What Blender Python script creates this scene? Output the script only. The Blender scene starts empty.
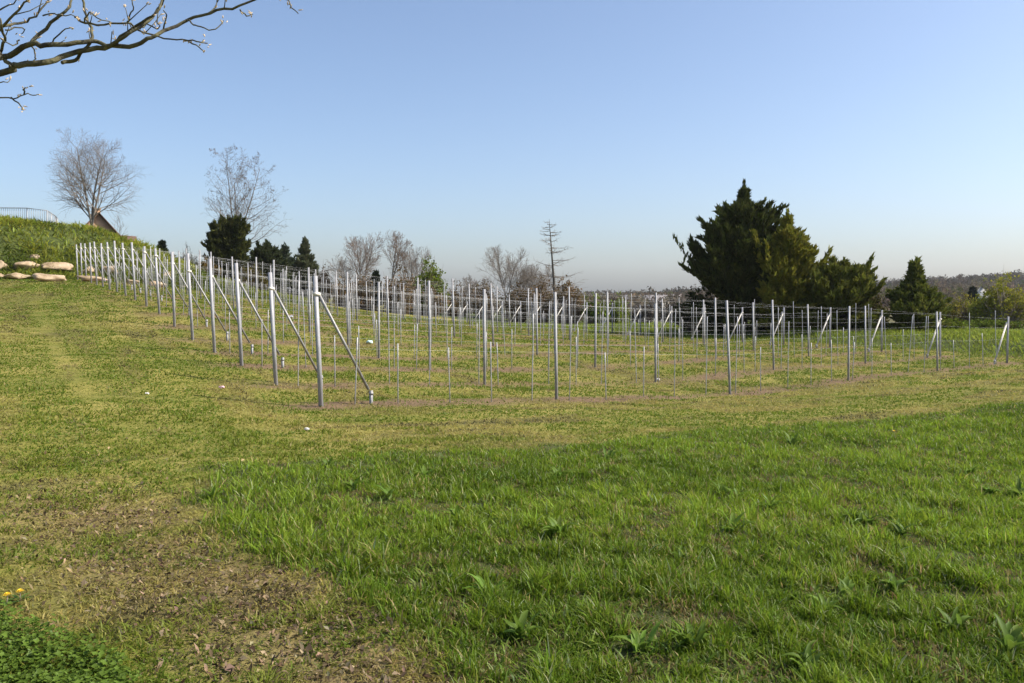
import bpy, math, random
import numpy as np
from mathutils import Vector, Matrix, noise as mnoise

rng = np.random.default_rng(7)
random.seed(7)
C = bpy.context.scene.collection
F, YH, EYE = 840.0, 295.0, 1.6          # focal length in pixels, horizon row, eye height

# ------------------------------------------------------------------ layout
P0 = np.array([-191 / F * 13.1, 13.1])
U = np.array([257.5 / F * 13.1, 0.243 * 13.1])      # one post spacing along a row
V_ = np.array([-81.6 / F * 13.1, 0.155 * 13.1])     # one row spacing
MINV = np.linalg.inv(np.column_stack([U, V_]))
def G(i, j): return P0 + i * U + j * V_
def Ginv(X, Y):
    dx, dy = X - P0[0], Y - P0[1]
    return MINV[0, 0] * dx + MINV[0, 1] * dy, MINV[1, 0] * dx + MINV[1, 1] * dy
def sstep(a, b, x):
    t = np.clip((x - a) / (b - a), 0, 1); return t * t * (3 - 2 * t)

# ------------------------------------------------------------------ terrain
ctrl = []
def cp(px, py, Y): ctrl.append(((px - 512) / F * Y, Y, (py - YH) * Y / F))
def cg(i, j, py):
    p = G(i, j); ctrl.append((p[0], p[1], (py - YH) * p[1] / F))
for j, y in enumerate([407, 385, 366.5, 353, 340.6, 327, 314.5, 306, 299.5, 295, 292, 289.5, 287, 285, 283, 281.5, 280.6, 280]):
    cg(0, j, y)
for i, y in ((.95, 400), (2, 394), (3, 380), (4, 371), (5, 363.5)): cg(i, 0, y)
for j, y in ((2, 351), (4, 345), (7, 338), (10, 331), (13, 327), (17, 322)): cg(5, j, y)
for i, j, y in ((1, 17, 288), (1.82, 17, 297), (3.2, 17, 309), (2.5, 14, 309), (1.5, 12, 306), (.68, 8, 310), (.95, 1, 385), (.95, 2, 369), (.95, 3, 359), (2, 1, 382), (2, 2, 367), (2, 3, 354), (3, 1, 369), (3, 2, 359), (4, 2, 356)):
    cg(i, j, y)
for px, py, Y in ((205, 505, 6.2), (480, 683, 3.42), (400, 610, 4.25), (0, 683, 3.42), (1024, 683, 3.5), (240, 465, 7.9),
                  (500, 450, 9.4), (700, 432, 12), (1024, 400, 17.5), (800, 540, 5.7), (0, 560, 4.9), (0, 440, 8.6), (0, 360, 16), (100, 360, 16),
                  (0, 310, 28), (0, 288, 40), (-90, 280, 48), (1140, 362, 30), (1140, 385, 20)): cp(px, py, Y)
ctrl += [(0, -6, 1.45), (-8, -6, 1.2), (10, -6, 1.8), (45, 45, 3.2), (30, 62, 2.6), (8, 80, 2.4), (-12, 80, 1.0), (-30, 75, -.9), (-50, 60, -1.6),
         (-40, 30, -.9), (-22, 8, .6), (35, 10, 3.0), (50, -10, 3.4), (-40, -5, -.3), (20, 55, 2.4), (30, 45, 2.4)]
ctrl = np.array(ctrl)
def _phi(r2): return np.where(r2 > 1e-9, .5 * r2 * np.log(r2 + 1e-12), 0)
_n = len(ctrl)
_K = _phi(((ctrl[:, None, :2] - ctrl[None, :, :2]) ** 2).sum(-1)) + np.eye(_n) * 2.0
_Pm = np.column_stack([np.ones(_n), ctrl[:, :2]])
_A = np.block([[_K, _Pm], [_Pm.T, np.zeros((3, 3))]])
_w = np.linalg.solve(_A, np.concatenate([ctrl[:, 2], np.zeros(3)]))
def tps(X, Y):
    out = np.empty(len(X))
    for s in range(0, len(X), 40000):
        x, y = np.clip(X[s:s + 40000], -60, 60), np.clip(Y[s:s + 40000], -20, 92)
        r2 = (x[:, None] - ctrl[:, 0]) ** 2 + (y[:, None] - ctrl[:, 1]) ** 2
        out[s:s + 40000] = _phi(r2) @ _w[:_n] + _w[_n] + _w[_n + 1] * x + _w[_n + 2] * y
    return out
_perm = np.random.default_rng(3).random((64, 64))
def vnoise(X, Y):
    xi, yi = np.floor(X).astype(int), np.floor(Y).astype(int)
    fx, fy = X - xi, Y - yi
    fx, fy = fx * fx * (3 - 2 * fx), fy * fy * (3 - 2 * fy)
    g = lambda a, b: _perm[a % 64, b % 64]
    return (g(xi, yi) * (1 - fx) + g(xi + 1, yi) * fx) * (1 - fy) + (g(xi, yi + 1) * (1 - fx) + g(xi + 1, yi + 1) * fx) * fy
def fbm(X, Y, o=3):
    s, a, t = 0, 1, 0
    for k in range(o):
        s = s + a * vnoise(X * 2 ** k + 17.3 * k, Y * 2 ** k + 5.1 * k); t += a; a *= .5
    return s / t
BA, BU, BN = np.array([-29.5, 48.0]), np.array([.8, .6]), np.array([-.6, .8])
def bank_sd(X, Y):
    return (X - BA[0]) * BU[0] + (Y - BA[1]) * BU[1], (X - BA[0]) * BN[0] + (Y - BA[1]) * BN[1]
def bankH(s): return np.interp(s, [-60, 0, 7, 9.5, 11.5, 14, 17, 21], [4.5, 4.0, 3.45, 2.75, 1.95, 1.1, .4, 0])
SKY_X = [-400, 330, 600, 660, 700, 850, 930, 1024, 1300]
SKY_H = [4, -4, -7, -6, -3, 3, 7, 11, 15]
def height_np(X, Y):
    X, Y = np.asarray(X, float), np.asarray(Y, float)
    z = EYE - tps(X, Y)
    s, d = bank_sd(X, Y)
    z = z + bankH(s) * sstep(-.3, 5.5, d) * (1 + .1 * (fbm(X * .6, Y * .6) - .5))
    gi, gj = Ginv(X, Y)
    z = z + .42 * sstep(5.55, 6.2, gi) * sstep(-2.5, .5, gj) * sstep(16, 10, gj)
    R = np.hypot(X, Y)
    az = 512 + F * X / np.maximum(Y, .3 * R + .1)
    far = EYE + (-5 * sstep(70, 130, R) + 5 * sstep(140, 600, R)) + np.interp(az, SKY_X, SKY_H) * R / F * sstep(120, 650, R) * (Y > 0)
    far = far + (fbm(X * .01, Y * .01) - .5) * 4 * sstep(130, 400, R)
    z = z + (far - z) * sstep(82, 150, R)
    near = sstep(60, 30, R)
    z = z + near * ((fbm(X * 1.1, Y * 1.1, 2) - .5) * .07 + (fbm(X * 5, Y * 5, 2) - .5) * .035)
    return z
def hgt(x, y): return float(height_np(np.array([x]), np.array([y]))[0])
def ground_at(px, py, y0=2.5, y1=95):
    Y = np.linspace(y0, y1, 2500); X = (px - 512) / F * Y
    zr = EYE - (py - YH) * Y / F
    hit = np.nonzero(height_np(X, Y) >= zr)[0]
    k = hit[0] if len(hit) else len(Y) - 1
    return X[k], Y[k]
def at(px, py, Y): return Vector(((px - 512) / F * Y, Y, EYE - (py - YH) * Y / F))

# zones: tall grass patch at right, bare strip beside it
PATCH = [(-.05, 2.0), (-.13, 3.42), (-.58, 4.25), (-1.55, 5.2), (-2.38, 6.15), (-2.85, 7.6), (-1.9, 8.4), (-.13, 9.4), (2.7, 12.0), (7.2, 15.0), (10.9, 17.6), (16, 20.5), (24, 20.0), (24, 2.0)]
PATCH = np.array(PATCH)
def in_poly(X, Y, P):
    ins = np.zeros(len(X), bool); n = len(P)
    for k in range(n):
        x1, y1 = P[k]; x2, y2 = P[(k + 1) % n]
        if y1 == y2: continue
        c = ((y1 > Y) != (y2 > Y)) & (X < (x2 - x1) * (Y - y1) / (y2 - y1) + x1)
        ins ^= c
    return ins
def patch_mask(X, Y, soft=0):
    if soft: X = X + rng.normal(0, soft, len(X)); Y = Y + rng.normal(0, soft * 1.3, len(Y))
    wx = X + (fbm(X * 2.3, Y * 2.3) - .5) * .5; wy = Y + (fbm(X * 2.3 + 40, Y * 2.3) - .5) * .6
    return in_poly(wx, wy, PATCH)
def seg_dist(X, Y, pts):
    d = np.full(len(X), 1e9)
    for (x1, y1), (x2, y2) in zip(pts[:-1], pts[1:]):
        t = np.clip(((X - x1) * (x2 - x1) + (Y - y1) * (y2 - y1)) / ((x2 - x1) ** 2 + (y2 - y1) ** 2), 0, 1)
        d = np.minimum(d, np.hypot(X - x1 - t * (x2 - x1), Y - y1 - t * (y2 - y1)))
    return d
def bare_amount(X, Y):
    d = seg_dist(X, Y, [(-.1, 2.4), (-.62, 3.5), (-1.4, 4.25), (-2.2, 5.0), (-2.9, 5.7), (-3.3, 6.3)])
    n = fbm(X * 1.7, Y * 1.7)
    return np.clip(sstep(.78, .12, d) * (.24 + 1.2 * n), 0, 1) * (1 - patch_mask(X, Y))
def streak(X, Y):
    gi, gj = Ginv(X, Y)
    a = fbm((X * U[0] + Y * U[1]) / 5.1 * .35 + 30, (Y * U[0] - X * U[1]) / 5.1 * 2.6)
    b = fbm((X * V_[0] + Y * V_[1]) / 2.4 * .30 + 11, (Y * V_[0] - X * V_[1]) / 2.4 * 2.2 + 5)
    t = sstep(-1.2, .2, gj - gi * .6)
    return a * (1 - t) + b * t
def tracks(X, Y):
    c = X + .60 * Y - 1.2 + 1.1 * np.sin(Y * .07)
    return (np.exp(-((c - .85) / .22) ** 2) + np.exp(-((c + .85) / .22) ** 2)) * sstep(6, 10, Y) * sstep(48, 40, Y)
def soil_amount(X, Y):
    gi, gj = Ginv(X, Y)
    off = np.abs(gj - np.round(gj))
    n = fbm(X * .9 + 9, Y * .9); n2 = fbm(X * .25, Y * .25 + 7)
    a = sstep(.27, .07, off) * (.35 + 1.2 * n) * (.45 + .95 * n2)
    inside = sstep(-.25, 0, gi) * sstep(5.3, 5.0, gi) * sstep(-.45, -.1, gj) * sstep(17.6, 17.2, gj)
    return np.clip(a * inside, 0, 1)

# ------------------------------------------------------------------ materials
def new_mat(name):
    m = bpy.data.materials.new(name); m.use_nodes = True
    nt = m.node_tree; nt.nodes.clear()
    return m, nt, nt.nodes.new('ShaderNodeOutputMaterial')
def surf(name, c1, c2, scale=8, rough=.7, metal=0, bump=0, detail=4, stretch=None):
    m, nt, out = new_mat(name); N, L = nt.nodes, nt.links
    p = N.new('ShaderNodeBsdfPrincipled'); p.inputs['Roughness'].default_value = rough; p.inputs['Metallic'].default_value = metal
    tc = N.new('ShaderNodeTexCoord'); mp = N.new('ShaderNodeMapping')
    if stretch: mp.inputs['Scale'].default_value = stretch
    nz = N.new('ShaderNodeTexNoise'); nz.inputs['Scale'].default_value = scale; nz.inputs['Detail'].default_value = detail
    rp = N.new('ShaderNodeValToRGB'); e = rp.color_ramp.elements
    e[0].position, e[1].position = .32, .68; e[0].color = (*c1, 1); e[1].color = (*c2, 1)
    L.new(tc.outputs['Object'], mp.inputs['Vector']); L.new(mp.outputs['Vector'], nz.inputs['Vector'])
    L.new(nz.outputs['Fac'], rp.inputs['Fac']); L.new(rp.outputs['Color'], p.inputs['Base Color'])
    if bump:
        b = N.new('ShaderNodeBump'); b.inputs['Strength'].default_value = bump; b.inputs['Distance'].default_value = .05
        L.new(nz.outputs['Fac'], b.inputs['Height']); L.new(b.outputs['Normal'], p.inputs['Normal'])
    L.new(p.outputs['BSDF'], out.inputs['Surface'])
    return m
def leafy(name, trans=.35, gloss=.0, rough=.5):
    m, nt, out = new_mat(name); N, L = nt.nodes, nt.links
    a = N.new('ShaderNodeAttribute'); a.attribute_name = 'tint'
    d = N.new('ShaderNodeBsdfDiffuse'); t = N.new('ShaderNodeBsdfTranslucent'); mx = N.new('ShaderNodeMixShader'); mx.inputs[0].default_value = trans
    L.new(a.outputs['Color'], d.inputs['Color']); L.new(a.outputs['Color'], t.inputs['Color'])
    L.new(d.outputs[0], mx.inputs[1]); L.new(t.outputs[0], mx.inputs[2])
    last = mx
    if gloss:
        g = N.new('ShaderNodeBsdfGlossy'); g.inputs['Roughness'].default_value = rough; g.inputs['Color'].default_value = (.9, .95, 1, 1)
        m2 = N.new('ShaderNodeMixShader'); m2.inputs[0].default_value = gloss
        L.new(mx.outputs[0], m2.inputs[1]); L.new(g.outputs[0], m2.inputs[2]); last = m2
    L.new(last.outputs[0], out.inputs['Surface'])
    return m
M = {}
M['steel'] = surf('galvanised_steel', (.27, .27, .285), (.40, .40, .415), 14, .55, .12, stretch=(1, 1, .25))
M['steel_line'] = surf('weathered_galvanised_steel', (.24, .24, .245), (.36, .36, .365), 14, .6, .15, stretch=(1, 1, .25))
M['steel_pale'] = surf('sunlit_steel', (.60, .57, .50), (.74, .70, .62), 10, .5, .05)  # sun brightness on the downhill braces put into the steel's colour; clamps share it
M['steel_dull'] = surf('dull_steel', (.22, .215, .21), (.36, .355, .35), 20, .55, .4)
M['wire'] = surf('wire_steel', (.72, .72, .72), (.82, .82, .82), 5, .5, .0)
M['plastic_white'] = surf('white_plastic', (.7, .7, .7), (.82, .82, .8), 5, .5)
M['rod'] = surf('vine_stake_steel', (.32, .315, .31), (.48, .475, .47), 20, .5, .3)
M['stone'] = surf('limestone', (.24, .165, .09), (.50, .385, .255), 2.2, .9, 0, .8, 9)
M['bark'] = surf('grey_bark', (.11, .095, .078), (.21, .185, .155), 6, .9, 0, .4, 6, (1, 1, .2))
M['bark_dark'] = surf('dark_bark', (.035, .03, .024), (.10, .085, .06), 25, .9, 0, .5, 6, (1, 1, .4))
M['bark_moss'] = surf('mossy_bark', (.035, .03, .022), (.125, .115, .055), 18, .9, 0, .6, 6)
M['twig'] = surf('twig_bark', (.16, .13, .105), (.27, .23, .19), 3, .9)
M['twig_red'] = surf('reddish_twig', (.15, .10, .07), (.25, .175, .125), 3, .9)
M['bud'] = surf('pale_bud', (.45, .33, .18), (.68, .55, .38), 30, .7)
M['leaf'] = leafy('foliage', .3)
M['grass'] = leafy('grass_blades', .48, .010, .5)
M['dock'] = leafy('dock_leaves', .45, .012, .5)
M['litterleaf'] = leafy('dry_leaves', .15)
M['brick'] = surf('orange_render', (.36, .22, .13), (.48, .32, .2), 3, .9)
M['roof'] = surf('brown_roof_tiles', (.085, .045, .03), (.15, .085, .06), 6, .8)
M['wood'] = surf('dark_verge_board', (.05, .035, .03), (.08, .06, .05), 6, .8)
M['wall_white'] = surf('white_wall', (.62, .60, .55), (.74, .72, .68), 2, .9)
M['roof_grey'] = surf('slate_roof', (.14, .13, .13), (.22, .2, .2), 4, .8)
M['glass'] = surf('dark_window_glass', (.03, .035, .04), (.05, .055, .06), 2, .1)
M['rail'] = surf('pale_railing_metal', (.26, .27, .28), (.36, .37, .38), 4, .5, .2)
M['pink'] = surf('pink_plastic', (.75, .38, .45), (.85, .55, .58), 30, .5)
M['yellow'] = surf('dandelion_yellow', (.75, .45, .01), (.85, .6, .03), 60, .8)
M['paper'] = surf('pale_paper', (.6, .56, .5), (.78, .74, .68), 30, .7)
M['greenbag'] = surf('pale_green_plastic', (.5, .68, .6), (.65, .8, .74), 20, .4)

def ground_material():
    m, nt, out = new_mat('meadow_ground'); N, L = nt.nodes, nt.links
    p = N.new('ShaderNodeBsdfPrincipled'); p.inputs['Roughness'].default_value = .95; p.inputs['Specular IOR Level'].default_value = .1
    tc = N.new('ShaderNodeTexCoord')
    def noise(sc, det=5, dist=0):
        n = N.new('ShaderNodeTexNoise'); n.inputs['Scale'].default_value = sc; n.inputs['Detail'].default_value = det; n.inputs['Distortion'].default_value = dist
        L.new(tc.outputs['Object'], n.inputs['Vector']); return n.outputs['Fac']
    def ramp(fac, stops):
        r = N.new('ShaderNodeValToRGB'); e = r.color_ramp.elements
        while len(e) < len(stops): e.new(.5)
        for k, (pos, c) in enumerate(stops): e[k].position = pos; e[k].color = (*c, 1)
        L.new(fac, r.inputs['Fac']); return r.outputs['Color']
    def mix(a, b, fac):
        x = N.new('ShaderNodeMix'); x.data_type = 'RGBA'
        if isinstance(fac, float): x.inputs[0].default_value = fac
        else: L.new(fac, x.inputs[0])
        L.new(a, x.inputs[6]); L.new(b, x.inputs[7]); return x.outputs[2]
    at_ = lambda nme: (lambda a: (setattr(a, 'attribute_name', nme), a.outputs['Fac'])[1])(N.new('ShaderNodeAttribute'))
    def math_(op, a, b):
        x = N.new('ShaderNodeMath'); x.operation = op; x.use_clamp = True
        for k, v in enumerate((a, b)):
            if isinstance(v, (int, float)): x.inputs[k].default_value = v
            else: L.new(v, x.inputs[k])
        return x.outputs[0]
    mown = ramp(noise(.55, 8, .6), [(.32, (.125, .145, .020)), (.5, (.205, .195, .036)), (.66, (.31, .26, .07))])
    fine = ramp(noise(9, 6), [(.35, (.105, .10, .028)), (.65, (.27, .23, .075))])
    mown = mix(mown, fine, math_('MULTIPLY', noise(2.2), .75))
    mown = mix(mown, ramp(noise(6, 6), [(.3, (.085, .085, .022)), (.7, (.17, .15, .05))]), math_('MULTIPLY', math_('SUBTRACT', .47, at_('streak')), 4.0))
    soil = ramp(noise(5, 8), [(.3, (.105, .068, .040)), (.7, (.25, .155, .085))])
    lush = ramp(noise(3, 5), [(.3, (.035, .045, .015)), (.7, (.085, .095, .03))])
    bank = ramp(noise(1.2, 6), [(.3, (.045, .06, .018)), (.7, (.10, .12, .035))])
    far = ramp(noise(.02, 6), [(.35, (.09, .085, .04)), (.65, (.13, .12, .06))])
    soil = mix(soil, ramp(noise(35, 6), [(.35, (.045, .032, .022)), (.6, (.23, .16, .10))]), .55)
    c = mix(mown, soil, at_('soil'))
    c = mix(c, lush, at_('lush')); c = mix(c, bank, at_('bank')); c = mix(c, far, at_('far'))
    b = N.new('ShaderNodeBump'); b.inputs['Strength'].default_value = .8; b.inputs['Distance'].default_value = .04
    L.new(noise(22, 8), b.inputs['Height']); L.new(b.outputs['Normal'], p.inputs['Normal'])
    L.new(c, p.inputs['Base Color']); L.new(p.outputs['BSDF'], out.inputs['Surface'])
    return m
M['ground'] = ground_material()

# ------------------------------------------------------------------ mesh helpers
def mesh_np(name, V, loops, sizes, mat, tint=None, parent=None, smooth=False, attrs=None, link=True):
    me = bpy.data.meshes.new(name)
    V = np.asarray(V, np.float32); loops = np.asarray(loops, np.int32).ravel(); sizes = np.asarray(sizes, np.int32)
    me.vertices.add(len(V)); me.vertices.foreach_set('co', V.ravel())
    me.loops.add(len(loops)); me.loops.foreach_set('vertex_index', loops)
    me.polygons.add(len(sizes))
    st = np.zeros(len(sizes), np.int32); st[1:] = np.cumsum(sizes)[:-1]
    me.polygons.foreach_set('loop_start', st); me.polygons.foreach_set('loop_total', sizes)
    if smooth: me.polygons.foreach_set('use_smooth', np.ones(len(sizes), bool))
    me.update(calc_edges=True)
    if tint is not None:
        a = me.attributes.new('tint', 'FLOAT_COLOR', 'POINT')
        t = np.ones((len(V), 4), np.float32); t[:, :3] = tint; a.data.foreach_set('color', t.ravel())
    for k, v in (attrs or {}).items():
        a = me.attributes.new(k, 'FLOAT', 'POINT'); a.data.foreach_set('value', np.asarray(v, np.float32))
    me.materials.append(mat)
    o = bpy.data.objects.new(name, me)
    if link: C.objects.link(o)
    if parent: o.parent = parent
    return o
def tag(o, label=None, cat=None, group=None, kind=None):
    if label: o['label'] = label
    if cat: o['category'] = cat
    if group: o['group'] = group
    if kind: o['kind'] = kind
    return o
def empty(name, loc, label, cat, group=None, rz=0):
    o = bpy.data.objects.new(name, None); C.objects.link(o); o.location = loc; o.rotation_euler = (0, 0, rz)
    o.empty_display_size = .2
    return tag(o, label, cat, group)
class MB:
    def __init__(s): s.v, s.l, s.n, s.k = [], [], [], 0
    def add(s, verts, faces):
        for f in faces: s.l += [i + s.k for i in f]; s.n.append(len(f))
        s.v += [tuple(v) for v in verts]; s.k += len(verts)
    def prism(s, poly, z0, z1, mat4=None):
        n = len(poly); vs = [Vector((x, y, z0)) for x, y in poly] + [Vector((x, y, z1)) for x, y in poly]
        if mat4: vs = [mat4 @ v for v in vs]
        s.add(vs, [[i, (i + 1) % n, n + (i + 1) % n, n + i] for i in range(n)] + [list(range(n))[::-1], list(range(n, 2 * n))])
    def box(s, c, size, mat4=None):
        x, y, z = c; a, b, d = [q / 2 for q in size]
        vs = [Vector((x + sx * a, y + sy * b, z + sz * d)) for sz in (-1, 1) for sx, sy in ((-1, -1), (1, -1), (1, 1), (-1, 1))]
        if mat4: vs = [mat4 @ v for v in vs]
        s.add(vs, [[3, 2, 1, 0], [4, 5, 6, 7], [0, 1, 5, 4], [1, 2, 6, 5], [2, 3, 7, 6], [3, 0, 4, 7]])
    def tube(s, pts, rad, n=8):
        pts = [Vector(p) for p in pts]; rad = rad if hasattr(rad, '__len__') else [rad] * len(pts)
        ring0 = s.k; vs = []
        t0 = (pts[1] - pts[0]).normalized(); ref = Vector((0, 0, 1)) if abs(t0.z) < .9 else Vector((1, 0, 0))
        a = t0.cross(ref).normalized()
        for k, p in enumerate(pts):
            t = (pts[min(k + 1, len(pts) - 1)] - pts[max(k - 1, 0)]).normalized()
            a = (a - t * a.dot(t)).normalized(); b = t.cross(a)
            for q in range(n):
                th = 2 * math.pi * q / n; vs.append(p + (a * math.cos(th) + b * math.sin(th)) * rad[k])
        fs = [[k * n + q, k * n + (q + 1) % n, (k + 1) * n + (q + 1) % n, (k + 1) * n + q] for k in range(len(pts) - 1) for q in range(n)]
        fs += [list(range(n))[::-1], [(len(pts) - 1) * n + q for q in range(n)]]
        s.add(vs, fs)
    def build(s, name, mat, parent=None, smooth=False, link=True):
        return mesh_np(name, np.array([tuple(v) for v in s.v]), s.l, s.n, mat, parent=parent, smooth=smooth, link=link)
def seg_tubes(P, Q, r0, r1, n=4):
    """many independent tapered tubes as arrays"""
    m = len(P); T = Q - P; T /= np.linalg.norm(T, axis=1, keepdims=True) + 1e-9
    ref = np.where(np.abs(T[:, 2:3]) < .9, np.array([[0, 0, 1.]]), np.array([[1., 0, 0]]))
    A = np.cross(T, ref); A /= np.linalg.norm(A, axis=1, keepdims=True); B = np.cross(T, A)
    th = np.arange(n) * 2 * math.pi / n
    ring = A[:, None, :] * np.cos(th)[None, :, None] + B[:, None, :] * np.sin(th)[None, :, None]
    V = np.concatenate([P[:, None] + ring * r0[:, None, None], Q[:, None] + ring * r1[:, None, None]], 1).reshape(-1, 3)
    q = np.arange(n); f = np.stack([q, (q + 1) % n, n + (q + 1) % n, n + q], 1)
    L = (f[None] + (np.arange(m) * 2 * n)[:, None, None]).reshape(-1)
    return V, L, np.full(m * n, 4)

def blades(name, X, Y, h, w, lean, tint, parent=None, mat='grass', seg=3, zoff=-.01, zz=None):
    n = len(X); Z = (height_np(X, Y) if zz is None else zz) + zoff
    az = rng.random(n) * 2 * math.pi; wa = az + math.pi / 2 + rng.normal(0, .6, n)
    d = np.stack([np.cos(az), np.sin(az)], 1); wd = np.stack([np.cos(wa), np.sin(wa)], 1)
    ts = (0, .35, .72, 1.0) if seg == 3 else (0, .55, 1.0)
    ws = (.8, 1.0, .7, 0) if seg == 3 else (1, .8, 0)
    rows = []
    for t, q in zip(ts, ws):
        c = np.stack([X + d[:, 0] * h * lean * t * t, Y + d[:, 1] * h * lean * t * t, Z + h * t * (1 - .35 * lean * t)], 1)
        if q == 0: rows.append(c[:, None])
        else:
            o = np.zeros((n, 3)); o[:, :2] = wd * (w * q * .5)[:, None]
            rows.append(np.stack([c - o, c + o], 1))
    Vv = np.concatenate(rows, 1); k = Vv.shape[1]
    base = (np.arange(n) * k)[:, None]
    quads = [[0, 1, 3, 2], [2, 3, 5, 4]] if seg == 3 else [[0, 1, 3, 2]]
    tri = [4, 5, 6] if seg == 3 else [2, 3, 4]
    pat = np.array(sum(quads, []) + tri)
    L = (base + pat[None]).reshape(-1)
    S = np.tile(np.array([4] * len(quads) + [3]), n)
    tt = np.repeat(tint[:, None], k, 1)
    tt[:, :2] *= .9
    return mesh_np(name, Vv.reshape(-1, 3), L, S, M[mat], tt.reshape(-1, 3), parent)

def mixc(a, b, t): return np.asarray(a)[None] * (1 - t)[:, None] + np.asarray(b)[None] * t[:, None]
def jit(c, s=.18):
    return np.clip(c * (1 + rng.normal(0, s, (len(c), 1))) * (1 + rng.normal(0, s * .35, c.shape)), .004, .8)

# ------------------------------------------------------------------ ground sheet
def graded(lims):
    out = [lims[0][0]]
    for a, b, st in lims:
        n = max(1, int(round((b - a) / st))); out += list(np.linspace(a, b, n + 1)[1:])
    return np.array(out)
gx = graded([(-2500, -400, 140), (-400, -120, 20), (-120, -45, 3), (-45, -10, .6), (-10, 12, .2), (12, 45, .6), (45, 120, 3), (120, 400, 20), (400, 2500, 140)])
gy = graded([(-600, -60, 60), (-60, -8, 4), (-8, 2, .5), (2, 20, .2), (20, 75, .5), (75, 130, 2), (130, 500, 15), (500, 2600, 100)])
XX, YY = np.meshgrid(gx, gy); xf, yf = XX.ravel(), YY.ravel()
zf = height_np(xf, yf)
nx, ny = len(gx), len(gy)
ii = (np.arange(ny - 1)[:, None] * nx + np.arange(nx - 1)[None]).ravel()
quads = np.stack([ii, ii + 1, ii + 1 + nx, ii + nx], 1)
soil = np.maximum(soil_amount(xf, yf) * .95, bare_amount(xf, yf) * .55)
lush = patch_mask(xf, yf).astype(float)
s_, d_ = bank_sd(xf, yf); gi_, gj_ = Ginv(xf, yf)
bankm = np.maximum(sstep(-.2, .6, d_) * sstep(20, 15, s_), sstep(5.45, 5.7, gi_) * sstep(-3, -1.5, gj_))
farm = sstep(75, 120, np.hypot(xf, yf))
g = mesh_np('ground', np.stack([xf, yf, zf], 1), quads, np.full(len(quads), 4), M['ground'], smooth=True,
            attrs=dict(soil=soil, lush=lush, streak=streak(xf, yf), bank=bankm, far=farm))
tag(g, 'sloping mown meadow falling away to a wooded valley', 'ground', kind='structure')

# ------------------------------------------------------------------ grasses (stuff)
def scatter(n, y0, y1, power, x0=-.66, x1=.66, pad=1.0):
    """points in the view wedge, density ~ Y**-power"""
    a = 2 - power
    Y = (rng.random(n) * (y1 ** a - y0 ** a) + y0 ** a) ** (1 / a)
    X = (x0 + (x1 - x0) * rng.random(n)) * Y + (rng.random(n) - .5) * 2 * pad
    return X, Y
# tall green grass
X, Y = scatter(520000, 2.6, 24, 1.4, -.32, .72)
k = patch_mask(X, Y, .045); X, Y = X[k], Y[k]
n = len(X); big = fbm(X * 1.3, Y * 1.3); clump = fbm(X * 6.5 + 3, Y * 6.5)
edge = seg_dist(X, Y, [tuple(p) for p in PATCH[5:12]])
h = (.034 + .19 * clump ** 2.6 + .025 * big) * rng.uniform(.45, 1.3, n) * (1 - .35 * sstep(1.2, 0, edge))
w = .0030 + .0006 * Y + rng.random(n) * .003 + .004 * (rng.random(n) < .06)
t = np.clip((clump - .5) * 1.6 + .5 + rng.normal(0, .25, n), 0, 1)
yl = fbm(X * .5 + 60, Y * .8)
col = mixc((.098, .158, .010), (.225, .312, .027), np.clip(t * .8 + (yl - .45) * 1.6, 0, 1))
gap = sstep(.42, .30, fbm(X * 3.7 + 90, Y * 3.7 + 12))
h = h * (1 - .55 * gap)
col = col * (1 - .0 * gap[:, None])
thatch = rng.random(n) < gap * .55
col[thatch] = np.array((.22, .17, .07))
dry = rng.random(n) < .04 + .08 * (big > .62)
col[dry] = np.array((.36, .30, .11))
pale = rng.random(n) < .05; col[pale] = np.array((.34, .38, .17))
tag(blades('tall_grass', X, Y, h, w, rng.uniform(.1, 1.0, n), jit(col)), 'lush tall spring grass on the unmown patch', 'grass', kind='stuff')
X, Y = scatter(42000, 2.6, 18, 1.4, -.32, .72)
k = patch_mask(X, Y) & (fbm(X * 1.9 + 70, Y * 1.9) > .47); X, Y = X[k], Y[k]; n = len(X)
tag(blades('meadow_weeds', X, Y, rng.uniform(.04, .10, n), rng.uniform(.006, .013, n), rng.uniform(.4, 1.5, n),
           jit(mixc((.085, .145, .014), (.20, .275, .04), rng.random(n)), .15), mat='dock'), 'small broad weed leaves through the tall grass', 'weeds', kind='stuff')
# mown short grass
X, Y = scatter(520000, 2.6, 66, 1.66, -.68, .68)
gi, gj = Ginv(X, Y); s, d = bank_sd(X, Y)
bare = bare_amount(X, Y); so = soil_amount(X, Y)
keep = ~patch_mask(X, Y, .06) & (rng.random(len(X)) > np.maximum(bare * .85 * (fbm(X * 7, Y * 7) > .52), so * .85)) & (d < .5) & ~((gi > 5.6) & (gj > -2))
X, Y = X[keep], Y[keep]; gi, gj = gi[keep], gj[keep]; n = len(X)
big = .6 * fbm(X * .45 + 3, Y * .9) + .4 * fbm(X * .12 + Y * .05, Y * .9 - X * .22 + 8); med = fbm(X * 1.6, Y * 2.4)
px = 512 + F * X / Y
stk = streak(X, Y)
greenish = np.clip((big - .48) * 3.0 + .62 + (med - .5) * 1.4 + (stk - .5) * 4.6, 0, 1)
lane = np.exp(-((X + .60 * Y - 1.4) / (.05 * Y + .5)) ** 2) * sstep(5, 9, Y)
trk = tracks(X, Y) * (.4 + fbm(X * .8, Y * .4 + 77))
greenish = np.clip(greenish + lane * .75 - trk * .4, 0, 1)
invine = sstep(-.3, .1, gi) * sstep(-.5, 0, gj)
tuft = invine * sstep(.52, .66, fbm(X * .9 + 20, Y * 1.6)) * (Y > 12)
h = (.022 + .03 * med) * (1 - .6 * np.clip(trk, 0, 1)) * rng.uniform(.6, 1.4, n) + .05 * tuft * rng.random(n) + .0006 * Y
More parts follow.
